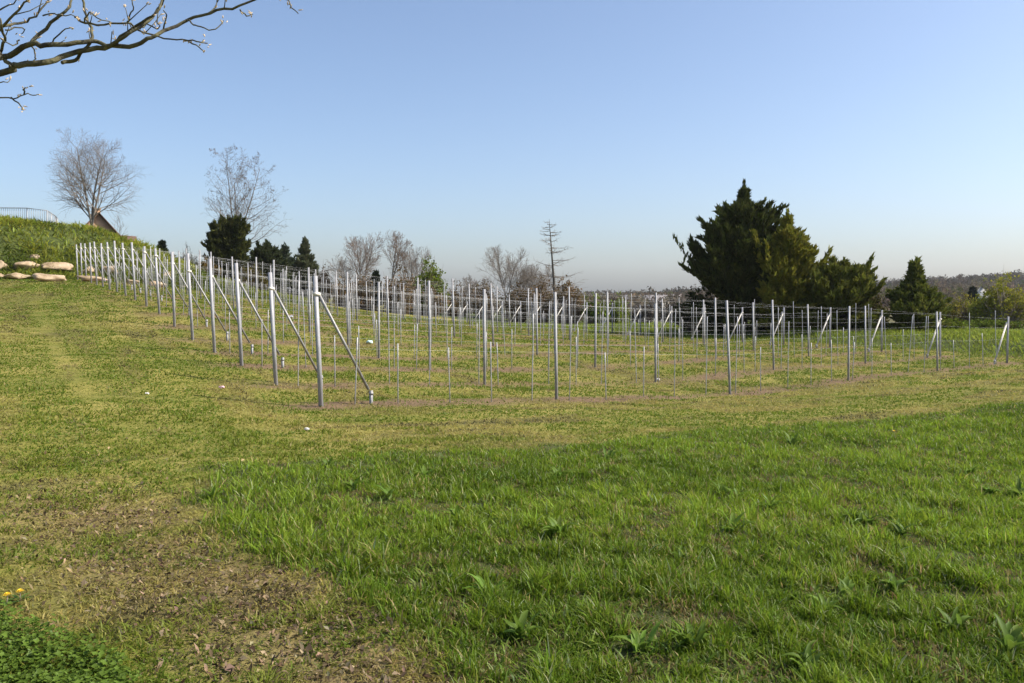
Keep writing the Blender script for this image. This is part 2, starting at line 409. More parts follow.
w = .0026 + .0011 * Y + rng.random(n) * .003
col = mixc((.36, .305, .085), (.135, .190, .018), greenish)
straw = rng.random(n) < .13 - .10 * greenish
col[straw] = np.array((.44, .37, .15))
dark = (stk < .34) & (fbm(X * 2.2 + 31, Y * 2.2 + 4) > .5) & (rng.random(n) < .6)
col[dark] = np.array((.10, .085, .035))
col = np.where((tuft > .4)[:, None], np.array((.145, .195, .022)), col)
near = (Y < 11)
tf = sstep(.50, .68, fbm(X * 3.1 + 50, Y * 3.1)) * near
h = h + tf * rng.uniform(0, .045, n)
col = np.where(((tf > .3) & (rng.random(n) < .7))[:, None], mixc((.15, .195, .022), (.25, .27, .04), rng.random(n)), col)
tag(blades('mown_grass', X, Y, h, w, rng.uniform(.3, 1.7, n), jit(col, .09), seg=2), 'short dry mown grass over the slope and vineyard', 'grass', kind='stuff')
# hay clippings left in streaks by the mower: thin flat straws lying on the ground
X, Y = scatter(60000, 3, 40, 1.5, -.66, .66)
k = ~patch_mask(X, Y) & (np.abs(streak(X, Y) - .40) < .07) & (bank_sd(X, Y)[1] < 0)
X, Y = X[k], Y[k]; n = len(X)
tag(blades('grass_clippings', X, Y, rng.uniform(.02, .05, n) + .0008 * Y, .003 + .0008 * Y, rng.uniform(2.2, 3.0, n),
           jit(mixc((.35, .28, .13), (.14, .11, .05), rng.random(n)), .2), seg=2, zoff=.006), 'dry clippings strewn over the mown grass', 'grass clippings', kind='stuff')
# bank of rank green growth at the left
n0 = 60000
s = rng.uniform(-14, 20, n0); d = rng.uniform(.0, 9, n0) * np.where(rng.random(n0) < .25, .3, 1)
X = BA[0] + s * BU[0] + d * BN[0]; Y = BA[1] + s * BU[1] + d * BN[1]
k = rng.random(n0) < .35 + 1.0 * (fbm(X * .8, Y * .8) - .3)
X, Y, d = X[k], Y[k], d[k]; n = len(X); cl = fbm(X * .7, Y * .7)
tag(blades('bank_vegetation', X, Y, rng.uniform(.15, .55, n) * (.4 + 1.2 * cl), rng.uniform(.04, .10, n), rng.uniform(.4, 1.9, n),
           jit(mixc((.11, .145, .018), (.33, .355, .048), np.clip((cl - .35) * 2.4 + rng.normal(0, .25, n), 0, 1)), .2), seg=2), 'rank green weeds covering the bank', 'weeds', kind='stuff')
n0 = 9000
s = rng.uniform(-14, 16, n0); d = np.abs(rng.normal(.1, .9, n0)) - .35
X = BA[0] + s * BU[0] + d * BN[0]; Y = BA[1] + s * BU[1] + d * BN[1]
k = fbm(X * 1.3 + 5, Y * 1.3) > .45; X, Y = X[k], Y[k]; n = len(X)
tag(blades('boulder_foot_weeds', X, Y, rng.uniform(.12, .38, n), rng.uniform(.03, .07, n), rng.uniform(.3, 1.5, n), jit(mixc((.09, .13, .018), (.22, .26, .04), rng.random(n)), .15), seg=2), 'weeds growing between the boulders', 'weeds', kind='stuff')
# rough grass behind the far ends of the rows
n0 = 60000
gi = rng.uniform(5.5, 8.2, n0); gj = rng.uniform(-5, 17, n0)
X = P0[0] + gi * U[0] + gj * V_[0]; Y = P0[1] + gi * U[1] + gj * V_[1]
cl = fbm(X * .6, Y * .6)
tag(blades('rough_grass', X, Y, rng.uniform(.10, .32, n0) * (.4 + 1.2 * cl), rng.uniform(.02, .045, n0), rng.uniform(.5, 1.6, n0),
           jit(mixc((.13, .175, .018), (.27, .32, .04), np.clip(cl + rng.normal(0, .2, n0), 0, 1)), .18), seg=2), 'bright rough grass beyond the far row ends', 'grass', kind='stuff')
# dead leaves
def quad_leaves(name, X, Y, size, tint, mat, tilt=.6, zoff=.014, label='', cat='leaves', curl=.25):
    n = len(X); Z = height_np(X, Y) + zoff
    a = rng.random(n) * 2 * math.pi; tl = rng.normal(0, tilt, (n, 2))
    e1 = np.stack([np.cos(a), np.sin(a), tl[:, 0]], 1); e2 = np.stack([-np.sin(a), np.cos(a), tl[:, 1]], 1)
    c = np.stack([X, Y, Z], 1); up = np.array([0, 0, 1.])
    sz = size[:, None]
    pts = [c - e1 * sz, c - e2 * sz * .42 + up * sz * curl, c - e1 * sz * 0, c + e2 * sz * .42 + up * sz * curl, c + e1 * sz]
    Vv = np.stack(pts, 1).reshape(-1, 3)
    pat = np.array([0, 1, 2, 0, 2, 3, 1, 4, 2, 2, 4, 3])
    L = (np.arange(n)[:, None] * 5 + pat[None]).reshape(-1)
    o = mesh_np(name, Vv, L, np.full(4 * n, 3), M[mat], np.repeat(tint, 5, 0))
    return tag(o, label, cat, kind='stuff')
X, Y = scatter(60000, 2.6, 9, 1.2, -.66, .2)
k = (rng.random(len(X)) < bare_amount(X, Y) * 1.3 + .05) & ~patch_mask(X, Y); X, Y = X[k], Y[k]; n = len(X)
quad_leaves('leaf_litter', X, Y, rng.uniform(.003, .010, n) + .012 * (rng.random(n) < .15), jit(mixc((.07, .05, .030), (.32, .24, .15), rng.random(n) ** 1.9), .2), 'litterleaf', label='dead brown leaves scattered on the bare strip')

# broad leaved ground cover in the near left corner
LV, LL, LS, LT = [], [], [], []
cnt = 0
for q in range(2400):
    ppx, ppy = random.uniform(-60, 135), random.uniform(622, 760)
    if ppy < 622 + max(0, ppx) * .42 + random.uniform(0, 22): continue
    Yq = 1.62 * F / (ppy - YH) ; Xq = (ppx - 512) / F * Yq
    for r in range(3):
        bx, by = Xq + random.gauss(0, .02), Yq + random.gauss(0, .02); hz = hgt(bx, by)
        hh = random.uniform(.02, .08); sz = random.uniform(.006, .015); a0 = random.uniform(0, 6.28); tx, ty = random.gauss(0, .35), random.gauss(0, .35)
        c = Vector((bx, by, hz + hh)); ring = [c]
        for m_ in range(8):
            th = a0 + m_ * math.pi / 4; rr = sz * (1.0 if m_ % 2 else .82) * (.45 if m_ == 0 else 1)
            ring.append(c + Vector((math.cos(th) * rr, math.sin(th) * rr, rr * (tx * math.cos(th) + ty * math.sin(th)) + .004)))
        LV += [tuple(v) for v in ring]
        for m_ in range(8): LL += [cnt, cnt + 1 + m_, cnt + 1 + (m_ + 1) % 8]; LS.append(3)
        # stem
        LV += [(bx - .001, by, hz - .01), (bx + .001, by, hz - .01), tuple(c)]; LL += [cnt + 9, cnt + 10, cnt + 11]; LS.append(3)
        b = random.uniform(.7, 1.3); LT += [(.125 * b, .195 * b, .026 * b)] * 12
        cnt += 12
tag(mesh_np('clover_cover', np.array(LV), LL, LS, M['dock'], np.array(LT)), 'dark green round-leaved ground cover in the near corner', 'ground cover', kind='stuff')

# ------------------------------------------------------------------ vineyard hardware
ORD = ['nearest', 'second', 'third', 'fourth', 'fifth', 'sixth', 'seventh', 'eighth', 'ninth', 'tenth', 'eleventh', 'twelfth', 'thirteenth', 'fourteenth', 'fifteenth', 'sixteenth', 'seventeenth', 'farthest']
NTH = ['first', 'second', 'third', 'fourth', 'fifth', 'sixth', 'seventh']
def c_profile(w, d, t):
    a, b = w / 2, d / 2; lip = w * .22
    return [(-a, -b), (a, -b), (a, b), (a - lip, b), (a - lip, b - t), (a - t, b - t), (a - t, -b + t), (-a + t, -b + t), (-a + t, b - t), (-a + lip, b - t), (-a + lip, b), (-a, b)]
def post_mesh(name, w, d, H, mat, hooks=True):
    m = MB(); m.prism(c_profile(w, d, .004), -.3, H)
    z = .35
    while hooks and z < H - .05:
        for sx in (-1, 1): m.box((sx * (w / 2 + .002), d * .12, z), (.006, .014, .03))
        z += .10
    return m.build(name, mat, link=False)
end_post_src = post_mesh('post_body', .060, .045, 2.0, M['steel'])
line_post_src = post_mesh('line_post', .048, .036, 2.0, M['steel_line'])
m = MB(); m.box((0, 0, 0), (.085, .06, .05)); m.box((.05, 0, -.012), (.03, .045, .05)); clamp_src = m.build('clamp', M['steel_pale'], link=False)
def brace_src(run, top, foot, mat):
    m = MB(); A = Vector((.045, 0, top)); B = Vector((run, 0, foot)); dv = B - A; ln = dv.length
    rot = dv.to_track_quat('Z', 'Y').to_matrix().to_4x4(); rot.translation = A
    m.prism(c_profile(.042, .034, .005), 0, ln, rot)
    return m.build('brace', mat, link=False)
def stake_src(run, foot):
    m = MB(); m.prism([(-.022, -.022), (.022, -.022), (.022, -.015), (-.015, -.015), (-.015, .022), (-.022, .022)], -.2, foot + .05, Matrix.Translation((run + .02, 0, 0)))
    m.box((run + .02, 0, foot), (.055, .055, .04))
    return m.build('anchor_stake', M['steel_dull'], link=False)
braceL, stakeL = brace_src(.86, 1.74, .17, M['steel_dull']), stake_src(.86, .17)
braceR, stakeR = brace_src(.98, 1.38, .10, M['steel_pale']), stake_src(.98, .10)
row_ang = math.atan2(U[1], U[0])
def link_copy(src, parent=None, name=None):
    c = src.copy(); C.objects.link(c)
    if name: c.name = name
    if parent: c.parent = parent
    return c
leftH = [2.03, 2.04, 2.10, 2.15, 2.2, 2.06, 1.98, 1.95, 2.0, 1.98, 2.05, 2.0, 1.96, 2.05, 2.0, 1.98, 2.04, 2.02]
row0H = [None, 2.07, 2.18, 2.0, 1.82]
tops = {}
icols = [0, .955, 2, 3, 4, 5]
_ij = {}
def icol(c, j):
    if (c, j) not in _ij: _ij[(c, j)] = icols[c] - [0, .036, .036, .024, .01, 0][c] * min(j, 9) + (0 if j == 0 or c in (0, 5) else random.gauss(0, .02))
    return _ij[(c, j)]
npost = 0
for j in range(18):
    for c in range(6):
        i = icol(c, j); p = G(i, j)
        z = hgt(*p); row = 'nearest row' if j == 0 else (f'{ORD[j]} row' if j < 17 else 'farthest row')
        if c in (0, 5):
            Hh = leftH[j] if c == 0 else 1.66 + random.uniform(-.05, .05)
            if c == 0: lab, grp = f'galvanised end post with dark diagonal brace at the uphill end of the {row}', 'braced end posts at the uphill row ends'
            else: lab, grp = f'short galvanised end post with pale diagonal brace at the downhill end of the {row}', 'braced end posts at the downhill row ends'
            e = empty('end_post', (p[0], p[1], z), lab, 'vineyard post', grp, row_ang + (0 if c == 0 else math.pi))
            b = link_copy(end_post_src, e, 'post_body'); b.scale.z = Hh / 2.0
            lean = math.radians(random.gauss(2.6 if c == 0 else .5, .6)); b.rotation_euler = (random.gauss(0, .008), -lean, 0)
            cl = link_copy(clamp_src, e, 'clamp'); top = 1.74 if c == 0 else 1.38
            cl.location = (-math.sin(lean) * top + (0 if c == 0 else 0), 0, top + .01)
            br = link_copy(braceL if c == 0 else braceR, e, 'brace'); stk = link_copy(stakeL if c == 0 else stakeR, e, 'anchor_stake')
            run = .86 if c == 0 else .98
            q = p + (1 if c == 0 else -1) * run * U / np.linalg.norm(U); dz = hgt(*q) - z
            # follow the ground: shear the foot by a small pitch
            ang = math.atan2(dz, run); br.rotation_euler = (0, 0, 0); stk.location.z = dz
            A = Vector((-math.sin(lean) * top + .045, 0, top)); B = Vector((run + .01, 0, dz + (.17 if c == 0 else .10)))
            src0 = Vector((.045, 0, top)); d0 = Vector((run, 0, .17 if c == 0 else .10)) - src0
            qn = d0.rotation_difference(B - A); br.rotation_mode = 'QUATERNION'; br.rotation_quaternion = qn
            br.location = A - qn @ (src0); br.scale = (1, 1, 1)
            lx = -math.sin(lean) * Hh
            dirv = (1 if c == 0 else -1)
            tops[(j, c)] = (p[0] + dirv * lx * math.cos(row_ang), p[1] + dirv * lx * math.sin(row_ang), z, Hh)
        else:
            Hh = (row0H[c] if j == 0 else {1: 2.12 if j < 3 else 2.0, 2: 2.06 if j < 3 else 1.98, 3: 1.98, 4: 1.86}[c] + random.uniform(-.07, .07))
            o = link_copy(line_post_src, None, 'line_post'); o.location = (p[0], p[1], z)
            ln = math.radians(random.gauss(1.0, .8)); o.rotation_euler = (random.gauss(0, .012), -ln, row_ang); o.scale.z = Hh / 2.0
            tag(o, f'galvanised notched line post, {NTH[c-1]} past the uphill end post of the {row}', 'vineyard post', 'line posts of the vineyard rows')
            lx = -math.sin(ln) * Hh
            tops[(j, c)] = (p[0] + lx * math.cos(row_ang), p[1] + lx * math.sin(row_ang), z, Hh)
# wires
for j in range(18):
    row = 'nearest row' if j == 0 else (f'{ORD[j]} row' if j < 17 else 'farthest row')
    for wh, nm in ((.92, 'lowest'), (1.38, 'middle'), (1.86, 'top')):
        m = MB(); pts = []
        for c in range(6):
            tx, ty, z, Hh = tops[(j, c)]; bx, by = G(icol(c, j), j)
            hh = min(wh, Hh - .08 - (0 if nm == 'top' else (.3 if nm == 'middle' else .7) if c == 5 else 0)); f = hh / Hh
            pts.append(Vector((bx + (tx - bx) * f - .03 * V_[0] / 2.4, by + (ty - by) * f - .03 * V_[1] / 2.4, z + hh)))
        full = []
        for a, b in zip(pts[:-1], pts[1:]):
            for t in (0, .25, .5, .75):
                v = a.lerp(b, t); v.z -= .03 * math.sin(math.pi * t) * random.uniform(.5, 1.2); full.append(v)
        full.append(pts[-1])
        m.tube(full, .0008, 4)
        o = m.build('trellis_wire', M['wire'])
        tag(o, f'thin {nm} trellis wire stretched along the {row} of posts', 'wire', 'trellis wires')
# vine stakes
def stake_mesh(bend):
    m = MB(); m.tube([(0, 0, -.2), (bend * .2, 0, .35), (bend, bend * .3, .7), (bend * .8, 0, 1.0)], .0105, 6); return m.build('vine_stake', M['rod'], link=False)
srcs = [stake_mesh(b) for b in (0, .008, -.008, .014)]
stakes = []
r0 = [.115, .27, .473, .65, .835, 1.02, 1.215, 1.43, 1.62, 1.83, 2.04, 2.23, 2.45, 2.65, 2.84, 3.04, 3.24, 3.45, 3.64, 3.83, 4.04, 4.22, 4.43, 4.63, 4.83]
for j in range(18):
    for k, t in enumerate(r0):
        tt = t + (0 if j == 0 else random.gauss(0, .025))
        p = G(tt, j); stakes.append((p[1], j, k, p))
stakes.sort(key=lambda s: s[0])
mx = []
for r, (yy, j, k, p) in enumerate(stakes):
    hh = random.uniform(.92, 1.12) if random.random() < .5 else random.uniform(1.5, 1.95); rx, ry = random.gauss(0, .02), random.gauss(0, .02)
    if r < 300:
        o = link_copy(random.choice(srcs), None, 'vine_stake'); o.location = (p[0], p[1], hgt(*p)); o.scale.z = hh; o.rotation_euler = (rx, ry, random.uniform(0, 6.28))
        row = 'nearest row' if j == 0 else (f'{ORD[j]} row' if j < 17 else 'farthest row')
        tag(o, f'thin steel vine stake, number {k+1} counted from the braced uphill end, in the {row}', 'vine stake', 'vine stakes along the rows')
    else: mx.append((p, hh, rx, ry))
P_ = np.array([(p[0], p[1], hgt(*p) - .1) for p, *_ in mx]); Q_ = P_ + np.array([(ry, -rx, hh + .1) for p, hh, rx, ry in mx])
Vv, L, S = seg_tubes(P_, Q_, np.full(len(P_), .0105), np.full(len(P_), .0105), 6)
tag(mesh_np('distant_vine_stakes', Vv, L, S, M['rod']), 'thin steel vine stakes in the far rows', 'vine stakes', kind='stuff')

# ------------------------------------------------------------------ trees
def grow(base, dir0, length, radius, depth, cfg, R, out, level=0):
    """recursive limbs; out[level] gets (p, q, r0, r1)"""
    nseg = cfg['segs'][min(level, len(cfg['segs']) - 1)]
    p = Vector(base); d = Vector(dir0).normalized(); r = radius
    for k in range(nseg):
        t = (k + 1) / nseg
        wob = cfg['wob'][min(level, len(cfg['wob']) - 1)]
        d = (d + Vector((R.gauss(0, wob), R.gauss(0, wob), R.gauss(0, wob) + cfg['up'][min(level, len(cfg['up']) - 1)])) + Vector(cfg.get('wind', (0, 0, 0)))).normalized()
        q = p + d * (length / nseg); r2 = max(radius * (1 - .78 * t), cfg['rmin'])
        out.append((p.copy(), q.copy(), r, r2, level))
        if level < depth and t > cfg['start'][min(level, len(cfg['start']) - 1)]:
            for _ in range(cfg['kids'][level] if not isinstance(cfg['kids'][level], float) else (1 if R.random() < cfg['kids'][level] else 0)):
                ang = math.radians(R.uniform(*cfg['ang'])); ax = d.cross(Vector((R.gauss(0, 1), R.gauss(0, 1), R.gauss(0, 1)))).normalized()
                nd = Matrix.Rotation(ang, 3, ax) @ d
                grow(q, nd, length * R.uniform(*cfg['ratio']) * (1.1 - cfg.get('taper', .45) * t), r2 * .62, depth, cfg, R, out, level + 1)
        p, r = q, r2
def tube_part(name, segs, mat, parent, n):
    P = np.array([tuple(s[0]) for s in segs]); Q = np.array([tuple(s[1]) for s in segs])
    Vv, L, S = seg_tubes(P, Q, np.array([s[2] for s in segs]), np.array([s[3] for s in segs]), n)
    return mesh_np(name, Vv, L, S, M[mat], parent=parent, smooth=True)
BASE = dict(segs=[6, 6, 5, 4, 3], wob=[.05, .10, .14, .16, .2], up=[.02, .07, .06, .04, .02], rmin=.008, start=[.2, .2, .15, .1], kids=[2, 2, 2, 2], ang=(25, 55), ratio=(.5, .75))
def bare_tree(name, px, Y, ytop, label, seed, stems=1, fan=.35, depth=3, rad=.14, mats=('bark', 'twig'), trunkfrac=.3, buds=None, group=None, wind=(0, 0, 0), lean=(0, 0), **kw):
    R = random.Random(seed); X = (px - 512) / F * Y; z0 = hgt(X, Y) - .1
    H = EYE + (YH - ytop) * Y / F - z0
    cfg = dict(BASE); cfg.update(kw); cfg['wind'] = wind
    out = []
    if stems == 1: grow((0, 0, 0), (lean[0], lean[1], 1), H, rad, depth, cfg, R, out)
    else:
        th = H * trunkfrac
        out.append((Vector((0, 0, 0)), Vector((lean[0] * th, lean[1] * th, th)), rad, rad * .8, 0))
        for k in range(stems):
            a = 2 * math.pi * k / stems + R.uniform(-.3, .3); f = fan * R.uniform(.35, 1.15)
            grow((lean[0] * th, lean[1] * th, th * R.uniform(.75, 1)), (math.cos(a) * f + lean[0], math.sin(a) * f + lean[1], 1), H * (1 - trunkfrac) * R.uniform(.8, 1.02), rad * .6, depth, cfg, R, out, 0)
    top = max(s[1].z for s in out); sc = H / top
    for s in out: s[0].xyz = s[0] * sc; s[1].xyz = s[1] * sc
    e = empty(name, (X, Y, z0), label, 'tree', group)
    tube_part('trunk', [s for s in out if s[4] <= 0], mats[0], e, 8)
    tw = [s for s in out if s[4] >= 1]
    if tw: tube_part('crown', tw, mats[1], e, 3)
    if buds:
        tips = [s[1] for s in out if s[4] >= depth]
        leaf_cloud('seed_clusters' if buds == 'seeds' else 'young_leaves', [Vector(v) for v in tips if R.random() < .35], .05, 3, .042, (.09, .065, .045) if buds == 'seeds' else (.2, .2, .05), (.18, .13, .09) if buds == 'seeds' else (.3, .32, .08), e)
    return e
def leaf_cloud(name, pts, spread, per, size, c1, c2, parent, flat=0, mat='leaf', elong=1.0, dirs=None, tv=None):
    P = np.repeat(np.array([tuple(p) for p in pts]), per, 0); n = len(P)
    P = P + rng.normal(0, spread, (n, 3))
    a = rng.normal(0, 1, (n, 3)); a /= np.linalg.norm(a, axis=1, keepdims=True)
    if dirs is not None:
        dd = np.repeat(np.array([tuple(q) for q in dirs]), per, 0); a = a * .55 + dd; a /= np.linalg.norm(a, axis=1, keepdims=True)
    b = np.cross(a, rng.normal(0, 1, (n, 3))); b /= np.linalg.norm(b, axis=1, keepdims=True)
    s = size * rng.uniform(.5, 1.3, n)[:, None]
    Vv = np.stack([P - a * s * elong * .6, P + b * s * .45, P + a * s * elong, P - b * s * .45], 1).reshape(-1, 3)
    L = np.arange(n * 4); tcl = np.repeat(rng.random(len(pts)) if tv is None else np.array(tv), per); t = np.clip(.6 * tcl + .4 * rng.random(n), 0, 1)
    return mesh_np(name, Vv, L, np.full(n, 4), M[mat], np.repeat(jit(mixc(c1, c2, t), .15), 4, 0), parent)

def conifer(name, px, Y, ytop, halfpx, label, seed, c1, c2, prof, nbr=320, sprays=13, per=9, size=.16, wind=(0, 0, 0), upb=.35, plumes=0, skew=0, group=None, cat='tree', ybase=None):
    """crown of upswept branches, each carrying sprays of foliage"""
    R = random.Random(seed); X = (px - 512) / F * Y; z0 = hgt(X, Y) - .05
    H = EYE + (YH - ytop) * Y / F - z0; rad = halfpx * Y / F
    e = empty(name, (X, Y, z0), label, cat, group)
    m = MB(); m.tube([(0, 0, -.1), (wind[0] * .3 * H * .5, 0, H * .45), (wind[0] * .5 * H, 0, H * .93)], [.05 * H ** .7, .03 * H ** .7, .012], 8); m.build('trunk', M['bark_dark'], e, True)
    pts, dirs, limbs = [], [], []
    tv = []
    def branch(h, az, L, up, curl=.045, wd=.095):
        bt = R.random()
        o = Vector((wind[0] * .5 * h, 0, h)); d = Vector((math.cos(az), math.sin(az), up)).normalized()
        p = o.copy(); k = 0
        nst = max(4, int(L / (.16 if L < 3 else .2)))
        for q in range(nst):
            d = (d + Vector((R.gauss(0, .07), R.gauss(0, .07), R.gauss(curl, .06))) + Vector(wind) * .12).normalized()
            p2 = p + d * (L / nst)
            if q < nst * .7: limbs.append((p.copy(), p2.copy(), .02 * (1 - q / nst) + .006, .02 * (1 - (q + 1) / nst) + .006, 1))
            if q > nst * .18:
                for sg in (-1, 1):
                    sd = Matrix.Rotation(sg * R.uniform(.45, 1.0), 3, Vector((0, 0, 1))) @ d + Vector((0, 0, R.gauss(.05, .22)))
                    sd.normalize(); sl = (wd * 3.6 * L * (1 - q / nst) + .16) * R.uniform(.6, 1.2)
                    npt = max(3, int(sl / .085)); tq = np.clip(bt * .7 + R.random() * .3, 0, 1)
                    for u in range(npt):
                        w_ = (u + .6) / npt
                        pts.append(p2 + sd * sl * w_ + Vector((R.gauss(0, .035), R.gauss(0, .035), R.gauss(0, .035) + .10 * sl * w_ * w_)))
                        dirs.append((sd + d * .35 + Vector((0, 0, .25))).normalized()); tv.append(tq)
                pts.append(p2.copy()); dirs.append(d.copy()); tv.append(bt)
            p = p2
    for k in range(nbr):
        f = R.random() ** .95; h = H * (.02 + .96 * f)
        az = R.uniform(0, 2 * math.pi)
        lump = .82 + .3 * math.sin(az * 3 + f * 7 + seed) * math.sin(f * 11 + seed * 2)
        maj = k % 5 == 0
        fe = min(1.0, f + (.17 if maj else .10) * min(1, f * 3))
        L = rad * prof(fe) * (R.uniform(.95, 1.15) if maj else R.uniform(.6, 1.04)) * lump * (1 + skew * math.cos(az)) + .12
        branch(h * (.94 if not maj else .86), az, L, upb * R.uniform(.5, 1.6) * min(1, f * 5) - .12 * (f < .12), (.055 if maj else .03) * min(1, f * 5), .075 if maj else .095)
    for k in range(plumes):
        f = R.uniform(.4, .9); az = R.uniform(0, 6.28); h = H * f * .93
        o = Vector((math.cos(az), math.sin(az) , 0)) * rad * prof(min(1, f + .12)) * .7
        hh = (1 - f) * H * .3 + .7
        for q in range(34):
            t = q / 33; pts.append(o + Vector((o.x * .55 * t + R.gauss(0, .22 * (1 - t) + .01), o.y * .4 * t + R.gauss(0, .22 * (1 - t) + .01), h + hh * t))); dirs.append(Vector((0, 0, 1))); tv.append(.5)
    for q in range(16):
        t = q / 15; pts.append(Vector((wind[0] * .5 * H + R.gauss(0, .15 * (1 - t) + .005), R.gauss(0, .15 * (1 - t) + .005), H * (.9 + .1 * t)))); dirs.append(Vector((0, 0, 1))); tv.append(.5)
    tube_part('branches', limbs, 'bark_dark', e, 3)
    leaf_cloud('crown', pts, .03, max(2, per // 2 - 1), size * .6, c1, c2, e, elong=1.9, dirs=dirs, tv=tv)
    return e
def bush(name, px, Y, ytop, halfpx, label, seed, c1, c2, n=1500, per=6, size=.10, twigs='twig_red', depthf=.8, group=None, cat='bush', leafgap=.45, ragged=.25):
    """many stems from the ground carrying leaf clumps in an uneven mound"""
    R = random.Random(seed); X = (px - 512) / F * Y; z0 = hgt(X, Y) - .05
    H = EYE + (YH - ytop) * Y / F - z0; rad = halfpx * Y / F
    e = empty(name, (X, Y, z0), label, cat, group)
    segs, pts = [], []
    blobs = []
    for k in range(9):
        a = R.uniform(0, 6.28); q = R.uniform(.1, .75) ** .7
        hx = H * (1 - .5 * q * q) * R.uniform(.62, 1.0)
        blobs.append((Vector((math.cos(a) * rad * q, math.sin(a) * rad * q * depthf, hx * .58)), rad * R.uniform(.3, .5), hx * .46))
    blobs.append((Vector((R.uniform(-.15, .15) * rad, 0, H * .58)), rad * .45, H * .46))
    while len(pts) < n:
        c, r, hz = R.choice(blobs)
        v = Vector((R.gauss(0, 1), R.gauss(0, 1), R.gauss(0, 1))).normalized() * (R.random() ** .4 * (1 + R.gauss(0, ragged * .5)))
        p = Vector((c.x + v.x * r, c.y + v.y * r * depthf, c.z + v.z * hz))
        if p.z < .03: continue
        if math.sin(p.x * 3.1 + seed) * math.sin(p.z * 3.7 + seed) * math.sin(p.y * 2.9) > leafgap: continue
        pts.append(p)
    mz = np.percentile([p.z for p in pts], 99.3)
    for p in pts: p.z *= H / mz
    for p in R.sample(pts, min(len(pts), 380)):
        b = Vector((p.x * .35 + R.gauss(0, .1), p.y * .35, 0)); mid = b.lerp(p, .55) + Vector((R.gauss(0, .1), R.gauss(0, .1), .1)); q = p + (p - mid) * R.uniform(.1, .5)
        segs += [(b, mid, .022, .014, 1), (mid, p, .014, .009, 1), (p.copy(), q, .009, .005, 1)]
    tube_part('stems', segs, twigs, e, 3)
    leaf_cloud('foliage', pts, .09, per, size, c1, c2, e)
    return e

# big conifers on the right
conifer('conifer', 744, 47, 181, 72, 'tall broad dark conifer with ragged pointed top, largest tree right of the vineyard', 3, (.028, .037, .011), (.10, .115, .028),
        lambda f: np.interp(f, [0, .13, .28, .39, .46, .57, .68, .79, .9, 1], [.95, 1.0, 1.04, 1.04, .97, .85, .7, .55, .28, .0]), 440, 22, 9, .19, upb=.62, plumes=6)
conifer('conifer', 780, 44.8, 210, 42, 'olive green conifer growing against the lit side of the tall dark one', 5, (.09, .10, .016), (.29, .27, .042),
        lambda f: np.interp(f, [0, .1, .25, .45, .6, .74, .88, 1], [.8, .85, .9, 1, .95, .72, .32, 0]), 330, 20, 9, .17, upb=.62, plumes=5, wind=(.13, 0, .06), skew=.2)
conifer('juniper', 838, 44, 259, 54, 'wide low juniper with slanting sprays between the big conifers and the pointed juniper', 8, (.06, .075, .016), (.21, .215, .042),
        lambda f: np.interp(f, [0, .1, .35, .6, .85, 1], [.8, .95, 1, .8, .4, 0]), 300, 18, 9, .16, upb=.45, plumes=5, wind=(.18, 0, .08))
conifer('juniper', 912, 43, 259, 34, 'juniper with one pointed tip, last evergreen before the open valley', 11, (.055, .072, .016), (.195, .21, .042),
        lambda f: np.interp(f, [0, .05, .2, .4, .6, .8, 1], [.7, .9, 1.05, .85, .5, .2, 0]), 260, 18, 9, .16, upb=.4, plumes=0, wind=(.12, 0, .05))
bush('shrub', 868, 45.5, 283, 16, 'small olive shrub squeezed between the two junipers', 12, (.04, .045, .012), (.1, .09, .03), 500, 6, .12)
bush('shrub', 700, 47.5, 292, 26, 'dark evergreen undergrowth at the foot of the tall dark conifer', 13, (.025, .032, .012), (.08, .085, .03), 900, 6, .14)

# left group
bare_tree('bare_tree', 92, 62, 126, 'leafless fan-shaped tree with many stems on the bank before the house', 21, stems=3, fan=.17, depth=3, rad=.15, trunkfrac=.14, kids=[2, 2, 1], ang=(34, 62), ratio=(.55, .74), taper=.68, wob=[.03, .05, .09, .12], up=[.02, .045, .03, .02], start=[.04, .15, .1], segs=[9, 7, 5, 4], rmin=.0042)
bare_tree('bare_sapling', 119, 63, 213, 'thin leafless sapling beside the fan-shaped tree', 22, depth=2, rad=.03, kids=[2, 1], rmin=.006)
bare_tree('bare_tree', 238, 70, 149, 'tall leafless tree hung with dark seed clusters above the dark evergreens', 31, stems=3, fan=.20, depth=3, rad=.13, trunkfrac=.28, kids=[2, 2, 1], ang=(34, 62), ratio=(.42, .62), taper=.75, buds='seeds', segs=[9, 6, 4, 3], rmin=.005, start=[.05, .2, .1])
conifer('evergreen', 228, 66, 217, 26, 'dense dark rounded evergreen under the tall leafless tree', 41, (.028, .036, .012), (.115, .12, .032), lambda f: np.interp(f, [0, .3, .7, .9, 1], [.9, 1, 1, .75, .3]), 260, 12, 9, .2, upb=.5, plumes=3)
conifer('cedar', 266, 68, 241, 42, 'spreading blue-green cedar with tiered spiky branches', 43, (.03, .042, .02), (.09, .105, .045), lambda f: (1 - f) ** .6, 170, 12, 8, .17, upb=.55, plumes=3, wind=(.05, 0, 0))
conifer('ivy_column', 240.5, 65.2, 214, 4.5, 'narrow olive ivy column climbing at the edge of the dark evergreen', 44, (.04, .05, .012), (.09, .095, .025), lambda f: .9, 130, 10, 8, .16, upb=.8, cat='ivy')
conifer('conifer', 285, 74, 244, 28, 'loose grey-green conifer left of the narrow cone-shaped one', 45, (.035, .05, .034), (.10, .12, .075), lambda f: (1 - f) ** .7, 130, 10, 8, .17, upb=.5)
conifer('conifer', 305, 72, 237, 29, 'narrow cone-shaped grey-green conifer near the hedge', 46, (.06, .07, .038), (.16, .17, .085), lambda f: (1 - f) ** .75, 230, 12, 9, .16, upb=.8)
